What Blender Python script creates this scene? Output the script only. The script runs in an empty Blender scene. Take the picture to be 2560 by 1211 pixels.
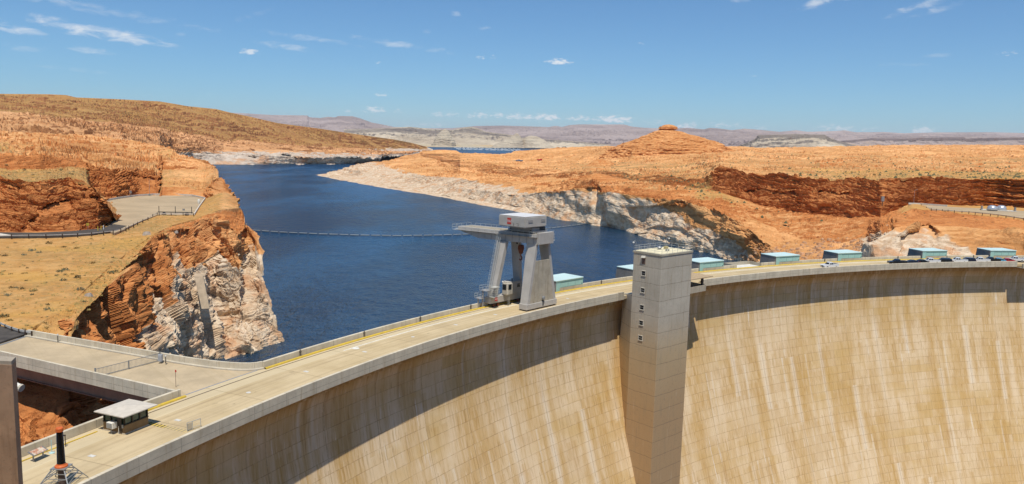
import bpy, bmesh, math, random
import numpy as np
from mathutils import Vector, Matrix
random.seed(7); rng = np.random.default_rng(7)
R = math.radians
sc = bpy.context.scene
col = sc.collection

# ------------------------------------------------------------------ camera model
W0, H0, F0 = 2560.0, 1211.0, 1930.0
PITCH, ROLL, CAMZ = 0.12804, 0.02587, 36.0
CX, CY = 218.205, -16.182            # axis of the arch dam in plan
RDS, RUS = 275.5, 289.4              # outer faces of the two crest parapets
ZW = -36.0                           # lake level (crest roadway is z = 0)

def rays(px, py):
    x = (np.asarray(px, float)-W0/2)/F0; y = -(np.asarray(py, float)-H0/2)/F0
    c, s = math.cos(ROLL), math.sin(ROLL)
    x2 = c*x-s*y; y2 = s*x+c*y
    cp, sp = math.cos(PITCH), math.sin(PITCH)
    return x2, cp+y2*sp, -sp+y2*cp
def at(px, py, z=None, D=None):
    """point of the place seen at a pixel of the photograph, at height z or horizontal distance D"""
    x, y, w = rays(px, py)
    t = (z-CAMZ)/w if D is None else D/np.hypot(x, y)
    return Vector((x*t, y*t, CAMZ+w*t))
def pol(r, a, z=0.0):
    a = R(a); return Vector((CX+r*math.cos(a), CY+r*math.sin(a), z))

cd = bpy.data.cameras.new('camera'); cam = bpy.data.objects.new('camera', cd); col.objects.link(cam)
cd.sensor_width = 36.0; cd.lens = F0/W0*36.0; cd.clip_start = 0.5; cd.clip_end = 200000
cam.matrix_world = Matrix.Translation((0, 0, CAMZ)) @ Matrix.Rotation(math.pi/2-PITCH, 4, 'X') @ Matrix.Rotation(ROLL, 4, 'Z')
sc.camera = cam

# ------------------------------------------------------------------ noise (numpy)
_p = rng.permutation(256); _p = np.concatenate([_p, _p, _p])
_g = np.array([(1,1,0),(-1,1,0),(1,-1,0),(-1,-1,0),(1,0,1),(-1,0,1),(1,0,-1),(-1,0,-1),(0,1,1),(0,-1,1),(0,1,-1),(0,-1,-1),(1,1,0),(-1,1,0),(0,-1,1),(0,-1,-1)], np.float32)
def pn(x, y, z=0.0):
    x = np.asarray(x, np.float32); y = np.asarray(y, np.float32); z = np.broadcast_to(np.asarray(z, np.float32), x.shape)
    xi = np.floor(x).astype(np.int64); yi = np.floor(y).astype(np.int64); zi = np.floor(z).astype(np.int64)
    xf = x-xi; yf = y-yi; zf = z-zi
    xi &= 255; yi &= 255; zi &= 255
    u = xf*xf*xf*(xf*(xf*6-15)+10); v = yf*yf*yf*(yf*(yf*6-15)+10); w = zf*zf*zf*(zf*(zf*6-15)+10)
    def gr(dx, dy, dz):
        h = _p[_p[_p[xi+dx]+yi+dy]+zi+dz] & 15
        g = _g[h]
        return g[..., 0]*(xf-dx)+g[..., 1]*(yf-dy)+g[..., 2]*(zf-dz)
    a = gr(0,0,0)*(1-u)+gr(1,0,0)*u; b = gr(0,1,0)*(1-u)+gr(1,1,0)*u
    c = gr(0,0,1)*(1-u)+gr(1,0,1)*u; d = gr(0,1,1)*(1-u)+gr(1,1,1)*u
    return (a*(1-v)+b*v)*(1-w)+(c*(1-v)+d*v)*w
def fbm(x, y, z=0.0, o=4, g=0.5):
    s = 0; a = 1.0; k = 1.0
    z = np.asarray(z, float)
    for i in range(o):
        s = s+a*pn(x*k+17.3*i, y*k+9.1*i, z*k+3.7*i); a *= g; k *= 2.03
    return s
def ridged(x, y, z=0.0, o=3):
    s = 0; a = 1.0; k = 1.0
    for i in range(o):
        s = s+a*(1-2*np.abs(pn(x*k+5.3*i, y*k+1.1*i, np.asarray(z)*k+7.7*i))); a *= .5; k *= 2.1
    return s
def sstep(a, b, x):
    t = np.clip((x-a)/(b-a), 0, 1); return t*t*(3-2*t)

# ------------------------------------------------------------------ node helpers
def mat(name):
    m = bpy.data.materials.new(name); m.use_nodes = True
    nt = m.node_tree; nt.nodes.clear()
    out = nt.nodes.new('ShaderNodeOutputMaterial'); b = nt.nodes.new('ShaderNodeBsdfPrincipled')
    nt.links.new(b.outputs[0], out.inputs[0])
    b.inputs['Roughness'].default_value = 0.9
    b.inputs['Specular IOR Level'].default_value = 0.2
    return m, N(nt), b
class N:
    def __init__(s, nt): s.nt = nt
    def new(s, t, **k):
        n = s.nt.nodes.new(t)
        for a, v in k.items(): setattr(n, a, v)
        return n
    def lk(s, a, b): s.nt.links.new(a, b)
    def set(s, sock, v):
        if isinstance(v, bpy.types.NodeSocket): s.lk(v, sock)
        elif isinstance(v, (tuple, list)) and len(v) == 3 and sock.type == 'RGBA': sock.default_value = (*v, 1)
        else: sock.default_value = v
    def noise(s, vec, scale, detail=4, rough=.55, dim='3D', dist=0.0):
        n = s.new('ShaderNodeTexNoise', noise_dimensions=dim)
        if vec is not None: s.lk(vec, n.inputs['Vector'])
        n.inputs['Scale'].default_value = scale; n.inputs['Detail'].default_value = detail
        n.inputs['Roughness'].default_value = rough; n.inputs['Distortion'].default_value = dist
        return n.outputs['Fac']
    def voro(s, vec, scale, feature='F1', out='Distance'):
        n = s.new('ShaderNodeTexVoronoi', feature=feature); s.lk(vec, n.inputs['Vector']); n.inputs['Scale'].default_value = scale
        return n.outputs[out]
    def ramp(s, fac, a, b, lo=0.0, hi=1.0):
        n = s.new('ShaderNodeMapRange'); n.interpolation_type = 'SMOOTHSTEP'
        s.set(n.inputs[0], fac); n.inputs[1].default_value = a; n.inputs[2].default_value = b; n.inputs[3].default_value = lo; n.inputs[4].default_value = hi
        return n.outputs[0]
    def math(s, op, a, b=0.0, c=None):
        n = s.new('ShaderNodeMath', operation=op); s.set(n.inputs[0], a); s.set(n.inputs[1], b)
        if c is not None: s.set(n.inputs[2], c)
        return n.outputs[0]
    def mix(s, fac, a, b, mode='MIX'):
        n = s.new('ShaderNodeMix', data_type='RGBA', blend_type=mode)
        s.set(n.inputs[0], fac); s.set(n.inputs[6], a); s.set(n.inputs[7], b)
        return n.outputs[2]
    def mapping(s, vec, scale=(1,1,1), loc=(0,0,0)):
        n = s.new('ShaderNodeMapping'); s.lk(vec, n.inputs[0]); n.inputs['Scale'].default_value = scale; n.inputs['Location'].default_value = loc
        return n.outputs[0]
    def obj(s): return s.new('ShaderNodeTexCoord').outputs['Object']
    def gen(s): return s.new('ShaderNodeTexCoord').outputs['Generated']
    def pos(s): return s.new('ShaderNodeNewGeometry').outputs['Position']
    def uv(s, name='UVMap'):
        n = s.new('ShaderNodeUVMap'); n.uv_map = name; return n.outputs[0]
    def attr(s, name):
        return s.new('ShaderNodeAttribute', attribute_name=name)
    def sep(s, v):
        n = s.new('ShaderNodeSeparateXYZ'); s.lk(v, n.inputs[0]); return n.outputs
    def comb(s, x, y, z):
        n = s.new('ShaderNodeCombineXYZ'); s.set(n.inputs[0], x); s.set(n.inputs[1], y); s.set(n.inputs[2], z); return n.outputs[0]
    def bump(s, bsdf, h, strength=.5, dist=1.0):
        n = s.new('ShaderNodeBump'); s.lk(h, n.inputs['Height']); n.inputs['Strength'].default_value = strength; n.inputs['Distance'].default_value = dist
        s.lk(n.outputs[0], bsdf.inputs['Normal'])

def simple(name, c, rough=.6, metal=0.0, var=.12, scale=1.5, spec=.3, wear=None):
    """painted / plain surface with slight tonal variation"""
    m, n, b = mat(name)
    o = n.obj()
    f = n.noise(o, scale, 5, .6)
    c1 = tuple(max(0, x*(1-var)) for x in c); c2 = tuple(min(1, x*(1+var)) for x in c)
    cc = n.mix(n.ramp(f, .3, .7), c1, c2)
    if wear:
        w = n.noise(o, scale*3, 6, .7)
        cc = n.mix(n.ramp(w, .56, .7), cc, wear)
    n.lk(cc, b.inputs['Base Color'])
    b.inputs['Roughness'].default_value = rough; b.inputs['Metallic'].default_value = metal; b.inputs['Specular IOR Level'].default_value = spec
    return m

# ------------------------------------------------------------------ object helpers
def tag(o, label=None, cat=None, group=None, kind=None):
    if label: o['label'] = label
    if cat: o['category'] = cat
    if group: o['group'] = group
    if kind: o['kind'] = kind
    return o
def empty(name, loc=(0,0,0), rz=0.0, label=None, cat=None, group=None):
    o = bpy.data.objects.new(name, None); col.objects.link(o); o.location = loc; o.rotation_euler = (0, 0, rz)
    o.empty_display_size = .2
    return tag(o, label, cat, group)
class MB:
    """collects shapes; build() links them as one mesh object"""
    def __init__(s): s.v = []; s.f = []; s.uv = None
    def add(s, vs, fs):
        k = len(s.v); s.v += [tuple(v) for v in vs]; s.f += [tuple(i+k for i in f) for f in fs]; return s
    def box(s, x0, x1, y0, y1, z0, z1):
        return s.hexa([(x0,y0,z0),(x1,y0,z0),(x1,y1,z0),(x0,y1,z0)], [(x0,y0,z1),(x1,y0,z1),(x1,y1,z1),(x0,y1,z1)])
    def hexa(s, b, t):
        n = len(b)
        return s.add(list(b)+list(t), [tuple(range(n))[::-1], tuple(range(n, 2*n))]+[(i, (i+1) % n, n+(i+1) % n, n+i) for i in range(n)])
    def tube(s, p, q, r, r2=None, n=8, caps=True):
        p = Vector(p); q = Vector(q); d = (q-p).normalized(); r2 = r if r2 is None else r2
        u = d.orthogonal().normalized(); w = d.cross(u)
        a = [p+(u*math.cos(2*math.pi*i/n)+w*math.sin(2*math.pi*i/n))*r for i in range(n)]
        b = [q+(u*math.cos(2*math.pi*i/n)+w*math.sin(2*math.pi*i/n))*r2 for i in range(n)]
        fs = [(i, (i+1) % n, n+(i+1) % n, n+i) for i in range(n)]
        if caps: fs += [tuple(range(n))[::-1], tuple(range(n, 2*n))]
        return s.add(a+b, fs)
    def bar(s, p, q, w, h=None):
        """square bar from p to q"""
        h = w if h is None else h
        p = Vector(p); q = Vector(q); d = (q-p).normalized()
        up = Vector((0,0,1)) if abs(d.z) < .9 else Vector((0,1,0))
        u = d.cross(up).normalized()*w/2; v = u.cross(d).normalized()*h/2
        return s.hexa([p-u-v, p+u-v, p+u+v, p-u+v], [q-u-v, q+u-v, q+u+v, q-u+v])
    def path(s, pts, r, n=6):
        for a, b in zip(pts[:-1], pts[1:]): s.tube(a, b, r, n=n)
        return s
    def lathe(s, prof, c=(0,0,0), n=16):
        vs = []; fs = []
        for (r, z) in prof:
            for i in range(n):
                a = 2*math.pi*i/n; vs.append((c[0]+r*math.cos(a), c[1]+r*math.sin(a), c[2]+z))
        m = len(prof)
        for j in range(m-1):
            for i in range(n): fs.append((j*n+i, j*n+(i+1) % n, (j+1)*n+(i+1) % n, (j+1)*n+i))
        fs.append(tuple(range(n))[::-1]); fs.append(tuple((m-1)*n+i for i in range(n)))
        return s.add(vs, fs)
    def prism(s, poly, z0, z1):
        return s.hexa([(x, y, z0) for x, y in poly], [(x, y, z1) for x, y in poly])
    def extr(s, poly, axis, a, b):
        """polygon in a vertical plane pushed along x ('x') or y ('y')"""
        if axis == 'y': return s.hexa([(x, a, z) for x, z in poly], [(x, b, z) for x, z in poly])
        return s.hexa([(a, y, z) for y, z in poly], [(b, y, z) for y, z in poly])
    def build(s, name, m, parent=None, bevel=0.0, smooth=False, seg=2):
        me = bpy.data.meshes.new(name); me.from_pydata(s.v, [], s.f)
        bm = bmesh.new(); bm.from_mesh(me); bmesh.ops.recalc_face_normals(bm, faces=bm.faces)
        if bevel: bmesh.ops.bevel(bm, geom=bm.edges[:], offset=bevel, segments=seg, affect='EDGES', clamp_overlap=True)
        bm.to_mesh(me); bm.free()
        if smooth: me.polygons.foreach_set('use_smooth', [True]*len(me.polygons))
        me.materials.append(m)
        o = bpy.data.objects.new(name, me); col.objects.link(o)
        if parent: o.parent = parent
        return o
def dup(o, parent=None):
    c = o.copy(); col.objects.link(c)
    if parent: c.parent = parent
    for ch in [x for x in bpy.data.objects if x.parent == o]: dup(ch, c)
    return c
def gridmesh(name, V, m, parent=None, smooth=False, attrs=None, uv=None, flip=False):
    """V: (rows, cols, 3) array -> quad mesh"""
    r, c = V.shape[:2]
    idx = np.arange(r*c).reshape(r, c)
    q = np.stack([idx[:-1,:-1], idx[:-1,1:], idx[1:,1:], idx[1:,:-1]], -1).reshape(-1, 4)
    if flip: q = q[:, ::-1]
    me = bpy.data.meshes.new(name)
    me.vertices.add(r*c); me.vertices.foreach_set('co', V.reshape(-1).astype(np.float32))
    me.loops.add(q.size); me.loops.foreach_set('vertex_index', q.reshape(-1).astype(np.int32))
    me.polygons.add(len(q)); me.polygons.foreach_set('loop_start', np.arange(0, q.size, 4, dtype=np.int32))
    me.update(calc_edges=True)
    me.polygons.foreach_set('use_smooth', np.full(len(q), smooth))
    for k, a in (attrs or {}).items():
        at_ = me.attributes.new(k, 'FLOAT_COLOR', 'POINT'); at_.data.foreach_set('color', a.reshape(-1).astype(np.float32))
    if uv is not None:
        l = me.uv_layers.new(name='UVMap'); l.data.foreach_set('uv', uv.reshape(-1, 2)[q.reshape(-1)].reshape(-1).astype(np.float32))
    me.validate(); me.materials.append(m)
    o = bpy.data.objects.new(name, me); col.objects.link(o)
    if parent: o.parent = parent
    return o
# ------------------------------------------------------------------ sun and sky
SUN_EL = 68.0; SUN_DIR = Vector((.12*math.cos(R(SUN_EL)), -.993*math.cos(R(SUN_EL)), math.sin(R(SUN_EL)))).normalized()
sd = bpy.data.lights.new('sun', 'SUN'); sun = bpy.data.objects.new('sun', sd); col.objects.link(sun)
sd.energy = 4.4; sd.angle = R(.5); sd.color = (1.0, .945, .85)
sun.rotation_euler = SUN_DIR.to_track_quat('Z', 'Y').to_euler()
wd = bpy.data.worlds.new('World'); sc.world = wd; wd.use_nodes = True
nt = wd.node_tree; nt.nodes.clear(); n = N(nt)
wo = n.new('ShaderNodeOutputWorld'); bg = n.new('ShaderNodeBackground'); n.lk(bg.outputs[0], wo.inputs[0])
sky = n.new('ShaderNodeTexSky', sky_type='NISHITA'); sky.sun_disc = False
sky.sun_elevation = R(SUN_EL); sky.sun_rotation = math.atan2(SUN_DIR.x, SUN_DIR.y)
sky.altitude = 1100; sky.air_density = 1.0; sky.dust_density = 0.6; sky.ozone_density = 2.2
# clouds: each a soft torn streak or puff at its own bearing and elevation, made of direction-space noise
gv = n.new('ShaderNodeTexCoord').outputs['Generated']
gx, gy, gz = n.sep(gv)
az = n.math('MULTIPLY', n.math('ARCTAN2', gx, gy), 57.2958)
el = n.math('MULTIPLY', n.math('ARCSINE', gz), 57.2958)
def azel(px, py):
    x, y, w = rays(px, py); return math.degrees(math.atan2(x, y)), math.degrees(math.atan2(w, math.hypot(x, y)))
CL = [ # px, py, half length, half height, tilt (px/px), density, kind (0 cirrus, 1 puff)
 (240,80,165,17,.13,.75,0),(20,66,70,14,.2,.65,0),(82,38,26,8,0,.5,0),(228,127,60,10,.1,.55,0),(170,172,70,7,.08,.28,0),(45,120,45,9,0,.25,0),
 (240,22,260,12,.13,.3,0),(640,36,50,10,-.35,.25,0),(760,94,130,9,.11,.42,0),(1000,112,170,9,.13,.42,0),(715,117,75,9,.12,.5,0),(450,88,16,8,-.2,.35,0),
 (622,132,26,8,.05,.95,1),(1136,35,18,9,.1,.4,0),(1215,70,22,7,0,.3,0),(1065,79,15,6,0,.3,0),
 (945,158,12,5,0,.55,1),(1034,159,7,4,0,.45,1),(1205,146,16,6,0,.7,1),(1234,144,9,5,0,.6,1),(1398,157,36,8,.06,.95,1),(1604,110,10,4,0,.5,1),(1884,191,11,5,0,.5,1),
 (951,239,17,5,0,.75,1),(1208,237,13,4,0,.5,1),(524,240,7,4,0,.5,1),(620,244,18,5,0,.35,1),
 (870,279,12,5,0,.75,1),(937,277,30,9,0,.95,1),(994,280,14,6,0,.8,1),(1096,288,22,8,0,.75,1),(1130,289,26,8,0,.7,1),(1200,291,40,10,0,.8,1),(1248,291,16,8,0,.9,1),(1300,295,40,10,0,.9,1),(1365,296,42,10,.02,.95,1),(1450,298,40,8,0,.8,1),(1535,301,52,11,.02,.98,1),(1630,308,40,9,0,.6,1),(1715,318,32,9,0,.9,1),(1810,315,44,9,0,.7,1),(1900,320,22,6,0,.75,1),(1735,308,14,4,0,.6,1),
 (2090,323,56,9,.02,.75,1),(2175,326,30,7,0,.6,1),(2310,328,26,10,0,.9,1),(2195,308,8,4,0,.5,1),(1350,302,200,9,.05,.35,1),(1070,315,60,6,0,.6,1),(1990,322,24,6,0,.5,1),
 (2050,8,70,12,-.16,.6,0),(2300,14,75,12,-.25,.5,0),(2345,24,60,9,-.22,.4,0),(1840,2,40,6,0,.3,0),(2350,138,40,6,0,.25,0),(2520,136,22,6,0,.6,1),(2140,96,14,8,.3,.25,0),(2260,162,60,6,.07,.2,0)]
wv = n.comb(n.math('MULTIPLY', az, 0.55), n.math('MULTIPLY', el, 1.7), 0.0)
cirr = n.noise(wv, 1.15, 6, .62, dist=.6)
pv = n.comb(n.math('MULTIPLY', az, 1.0), n.math('MULTIPLY', el, 2.4), 3.0)
puff = n.noise(pv, 2.6, 6, .6)
acc = None
px2d = math.degrees(1/F0)
for (px, py, hl, hh, tl, dn, kd) in CL:
    a0, e0 = azel(px, py)
    s = 1.0
    dx = n.math('DIVIDE', n.math('SUBTRACT', az, a0), hl*px2d*1.25)
    tilt = (tl-.0259)*hl*px2d*1.25      # tilt written along the streak
    dy = n.math('DIVIDE', n.math('ADD', n.math('SUBTRACT', el, e0), n.math('MULTIPLY', dx, tilt)), hh*px2d*1.3)
    if kd == 1:   # flat base, domed top
        up = n.math('MULTIPLY', n.math('GREATER_THAN', dy, 0.0), 1.0)
        dy = n.math('MULTIPLY', dy, n.math('SUBTRACT', 1.7, n.math('MULTIPLY', up, .9)))
    d2 = n.math('ADD', n.math('MULTIPLY', dx, dx), n.math('MULTIPLY', dy, dy))
    m_ = n.math('MULTIPLY', n.math('SUBTRACT', 1.0, n.math('MINIMUM', d2, 1.0)), dn if kd else .62+.3*dn)
    q = n.math('ADD', m_, n.math('MULTIPLY', n.math('SUBTRACT', puff if kd else cirr, .5), (2.6 if kd else 2.2)))
    c_ = n.math('MULTIPLY', n.ramp(q, .34, 1.15 if kd else 1.3), n.ramp(m_, 0.0, .28))
    c_ = n.math('MULTIPLY', c_, dn*(.92 if hl > 30 else .75) if kd else dn)
    acc = c_ if acc is None else n.math('MAXIMUM', acc, c_)
skyc = n.mix(1.0, sky.outputs[0], (.62, .93, 1.16), 'MULTIPLY')
cl = n.mix(acc, skyc, (9.2, 9.4, 9.6))
n.lk(cl, bg.inputs[0]); bg.inputs[1].default_value = 0.095
sc.view_settings.view_transform = 'Standard'; sc.view_settings.look = 'None'; sc.view_settings.exposure = 0.0; sc.view_settings.gamma = 1.0
sc.cycles.max_bounces = 6; sc.cycles.diffuse_bounces = 3; sc.cycles.glossy_bounces = 3; sc.cycles.transparent_max_bounces = 8
sc.cycles.volume_bounces = 1
# ------------------------------------------------------------------ terrain from surveyed break lines
def brk(ctrl):
    """break line -> (azimuth, distance, height) arrays. control: (px, py, 'D'|'z', value) or (px, None, D, z)"""
    A = []
    for (px, py, k, v) in ctrl:
        if py is None: p = at(px, 420, D=1.0); A.append((math.atan2(p.x, p.y), k, v))
        else:
            if k == 'W': v = v*WL(px); k = 'D'      # a multiple of the distance to the waterline
            p = at(px, py, D=v) if k == 'D' else at(px, py, z=v)
            A.append((math.atan2(p.x, p.y), math.hypot(p.x, p.y), p.z))
    A.sort(); return np.array(A).T
def sheet(px0, px1, step, lines, segs, jitter=.0):
    """lines: break lines nearest first; segs[i] = dict(n=rows, ...zone values) between line i and i+1"""
    px = np.arange(px0, px1+step, step) if np.isscalar(step) else step; x, y, w = rays(px, np.full(px.shape, 420.0)); az = np.arctan2(x, y)
    L = [brk(l) for l in lines]
    D = [np.interp(az, l[0], l[1]) for l in L]; Z = [np.interp(az, l[0], l[2]) for l in L]
    rows = []; zone = {}
    keys = ['sand', 'veg', 'red', 'strata', 'rough', 'ledge', 'flat', 'crag', 'bulge', 'noring']
    vals = {k: [] for k in keys}
    for i, sg in enumerate(segs):
        nn = sg['n']; da, db, za, zb = D[i], D[i+1], Z[i], Z[i+1]
        for j in range(nn + (i == len(segs)-1)):
            t = j/nn
            d = da*(np.maximum(db, 1)/np.maximum(da, 1))**t
            den = np.where(np.abs(db-da) < .5, 1.0, db-da)
            tt = np.where(np.abs(db-da) < .5, t, (d-da)/den)
            rows.append((d, za+(zb-za)*tt))
            for k in keys:
                v = sg.get(k, 0.0)
                vals[k].append(np.interp(px, *zip(*v)) if isinstance(v, list) else np.full(px.shape, float(v)))
    Dg = np.array([r[0] for r in rows]); Zg = np.array([r[1] for r in rows])
    V = np.stack([np.sin(az)[None]*Dg, np.cos(az)[None]*Dg, Zg], -1)
    return V, {k: np.array(v) for k, v in vals.items()}, px
def blur(a, k=2):
    for _ in range(k):
        b = a.copy(); b[1:-1] = (a[:-2]+2*a[1:-1]+a[2:])/4; b[:, 1:-1] = (b[:, :-2]+2*b[:, 1:-1]+b[:, 2:])/4; a = b
    return a
def normals(V):
    du = np.gradient(V, axis=1); dv = np.gradient(V, axis=0)
    n_ = np.cross(du, dv); l = np.linalg.norm(n_, axis=-1, keepdims=True); n_ = n_/np.maximum(l, 1e-6)
    n_[n_[..., 2] < 0] *= -1 if False else 1
    return n_
def facets(x, y, z, seed=0):
    """broken rock: nearest-cell random plane (value, distance to cell edge)"""
    x = x.astype(np.float32); y = y.astype(np.float32); z = z.astype(np.float32)
    xi, yi, zi = np.floor(x), np.floor(y), np.floor(z)
    best = np.full(x.shape, 9.0, np.float32); sec = np.full(x.shape, 9.0, np.float32); val = np.zeros(x.shape, np.float32)
    def hsh(a, b, c, k):
        t = np.sin(a*127.1+b*311.7+c*74.7+k*53.3+seed*19.19)*43758.5453; return (t-np.floor(t)).astype(np.float32)
    for i in (-1, 0, 1):
        for j in (-1, 0, 1):
            for k in (-1, 0, 1):
                a, b, c = xi+i, yi+j, zi+k
                h1 = hsh(a, b, c, 1); h2 = hsh(a, b, c, 2); h3 = hsh(a, b, c, 3)
                dx, dy, dz = x-(a+h1), y-(b+h2), z-(c+h3)
                d = dx*dx+dy*dy+dz*dz; m_ = d < best
                sec = np.where(m_, best, np.minimum(sec, d)); best = np.where(m_, d, best)
                p_ = (hsh(h1*91, h2*57, h3*33, 4)-.5)+(h2-.5)*dx*1.1+(h3-.5)*dy*1.1+(h1-.5)*dz*1.3
                val = np.where(m_, p_, val)
    return val, np.sqrt(sec)-np.sqrt(best)
def pix(V):
    x, y, z = V[..., 0], V[..., 1], V[..., 2]-CAMZ
    cp, sp = math.cos(PITCH), math.sin(PITCH); f = y*cp-z*sp; u = y*sp+z*cp
    c, s_ = math.cos(ROLL), math.sin(ROLL); a = c*x+s_*u; b = -s_*x+c*u
    return W0/2+F0*a/f, H0/2-F0*b/f
def hollow(V, specs):
    """alcoves weathered back under an overhanging lip: (lip line, depth m, height fraction in metres)"""
    px, py = pix(V); D = np.hypot(V[..., 0], V[..., 1])
    for lip, depth, hgt in specs:
        xs, ys = zip(*lip); yt = np.interp(px, xs, ys)
        t = (py-yt)*D/F0/hgt
        side = sstep(xs[0], xs[0]+.18*(xs[-1]-xs[0]), px)*(1-sstep(xs[-1]-.18*(xs[-1]-xs[0]), xs[-1], px))
        k = np.where((t > 0) & (t < 1), (1-t)**.8*sstep(0, .10, t), 0)*side*depth
        V[..., 0] += V[..., 0]/D*k; V[..., 1] += V[..., 1]/D*k
    return V
def weather(V, Z, s=1.0, seed=0.0, dip=.03, ringz=-4.6, ring=True, blockw=9.0):
    """bedding ledges, joints and hollows worn into the rock; returns new V and zone colours"""
    n_ = blur(normals(V), 3); n_ /= np.maximum(np.linalg.norm(n_, axis=-1, keepdims=True), 1e-6)
    x, y, z = V[..., 0], V[..., 1], V[..., 2]
    steep = 1-np.clip(np.abs(n_[..., 2]), 0, 1)
    soft = (1-Z['flat'])
    big = fbm(x/(26*s)+seed, y/(26*s), z/(26*s), 4)
    med = fbm(x/(6*s)+seed, y/(6*s)+3, z/(4*s), 4)
    # bedding coordinate, gently warped so beds swell and pinch
    warp = 2.6*s*fbm(x/(34*s)+seed, y/(34*s), z/(60*s), 3)+dip*x
    q = z+warp
    def bed(h, ph):
        k = q/h+ph+.6*pn(q/(h*3)+ph, x/(90*s), y/(90*s)); f = k-np.floor(k)
        thick = pn(np.floor(k)*7.31+ph, x/(22*s), y/(22*s))
        return (f**.7-.5)*1.0+thick*.9-sstep(.86, 1.0, f)*1.1
    st = bed(3.1*s, 0.0)*1.0+bed(1.25*s, 4.2)*.55+bed(.6*s, 8.7)*.22
    joint = ridged(x/(blockw*s)+seed*2, y/(blockw*s), z/(40*s), 2)
    cell = pn(np.floor(x/(7*s)+.8*pn(x/(9*s), z/(4*s), seed))*3.7, np.floor(q/(2.2*s))*5.1, np.floor(y/(8*s))*2.3)
    amp = Z['strata']*soft
    crag = Z['crag']*soft
    bx, by, bz = x+.35*z, y+.2*x, q
    fa, ea = facets(bx/(15*s), by/(15*s), (z+.35*x)/(17*s), seed); fb, eb = facets(bx/(5.0*s), by/(5.0*s), (z-.25*y)/(5.5*s), seed+5); fe, ee = facets(bx/(1.9*s), by/(1.9*s), (z+.2*x)/(1.5*s), seed+7)
    fc, ec = facets(bx/(6.5*s), by/(6.5*s), bz/(1.9*s), seed+9); fd, ed = facets(bx/(2.2*s), by/(2.2*s), bz/(.8*s), seed+12)
    rib = ridged((x*.8+y*.6)/(16*s)+seed, (y*.8-x*.6)/(16*s), z/(55*s), 2)
    cragoff = crag*s*(6.5*fa+2.3*fb+.75*fe-1.5*(ea < .05)-.6*(eb < .07)+3.0*fbm(x/(22*s)+seed, y/(22*s), z/(30*s), 3)-2.2*sstep(.5, 1.2, rib))
    slab = 1.5*fc+.7*fd-.5*(ec < .06)
    bulge = Z['bulge']*soft*s*(7.0*fbm(x/(30*s)+seed+3, y/(30*s), (z+.4*x)/(16*s), 3)+1.2*np.abs(fbm(x/(12*s), y/(12*s)+seed, (z+.5*x)/(4*s), 3)))
    off = amp*s*(.95*st+.55*slab+.45*med-.9*sstep(.55, 1.25, joint)*sstep(.2, .6, steep))+cragoff+bulge
    off = off*sstep(.02, .28, steep+.15*big)
    P = V+n_*off[..., None]
    # stepped slickrock on the flats: treads and risers following the beds
    riser = np.zeros_like(x); far_ = np.clip(330*s/np.hypot(x, y), .08, 1)
    for h_, A_, L_, sd_ in ((5.2*s, 4.5, 55*s, 0), (2.0*s, 1.8, 21*s, 7)):
        w_ = h_*A_/4.5*(fbm(x/L_+9+sd_, y/L_+seed, 0, 4)*1.1)
        q2 = (z+warp*.8+w_)/h_; f2 = q2-np.floor(q2); hard = sstep(-.15, .2, fbm(x/(70*s)+seed+sd_, y/(70*s)+2, 0, 3)+.08)
        rz = sstep(.86, .98, f2)
        P[..., 2] += (1 if sd_ == 0 else far_)*np.clip(Z['ledge'], 0, 1.4)*soft*h_*.62*hard*(rz-f2)*(1-.6*steep)
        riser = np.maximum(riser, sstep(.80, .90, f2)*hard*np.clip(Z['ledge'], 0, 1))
    # scarps of the slickrock benches, cut along wandering outlines
    for h_, lx, ly, k_, sd_ in ((2.6*s, 95*s, 42*s, 7.0, 3.0), (1.2*s, 34*s, 17*s, 6.0, 11.0)):
        q3 = k_*fbm(x/lx+seed+sd_, y/ly+sd_, 0, 4)+z/(9*s); f3 = q3-np.floor(q3); hard = sstep(-.25, .1, fbm(x/(130*s)+seed, y/(70*s)+sd_, 0, 2)+.05)
        P[..., 2] += (1 if sd_ == 3.0 else far_)*np.clip(Z['ledge'], 0, 1.5)*soft*h_*hard*(sstep(.84, .97, f3)-f3)*(1-.7*steep)
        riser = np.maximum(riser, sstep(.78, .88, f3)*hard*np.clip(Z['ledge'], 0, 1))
    P[..., 2] += far_*Z['ledge']*soft*s*(.55*fc+.35*fd)*(1-steep)*sstep(-.2, .3, fbm(x/(45*s)+seed+4, y/(45*s), 0, 3)+.12)
    P[..., 2] += Z['rough']*soft*s*(1.6*big*(1-steep)+.5*med)
    # zones
    ringm = np.zeros_like(x)
    if ring:
        e = z-(ringz+(1.7*s+8*Z['crag'])*fbm(x/(13*s), y/(13*s), z/(14*s), 4)-Z['noring'])
        ringm = 1-sstep(-1.6*s, 1.6*s, e)
    C = np.stack([np.clip(Z['sand']*(1-.8*riser), 0, 1), Z['veg']*(1-riser), np.clip(Z['red']+.42*riser*(1-ringm), 0, 1), ringm], -1)  # risers tinted darker red: varnished rock, with ledge shade put into the colour
    return P, C

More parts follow.
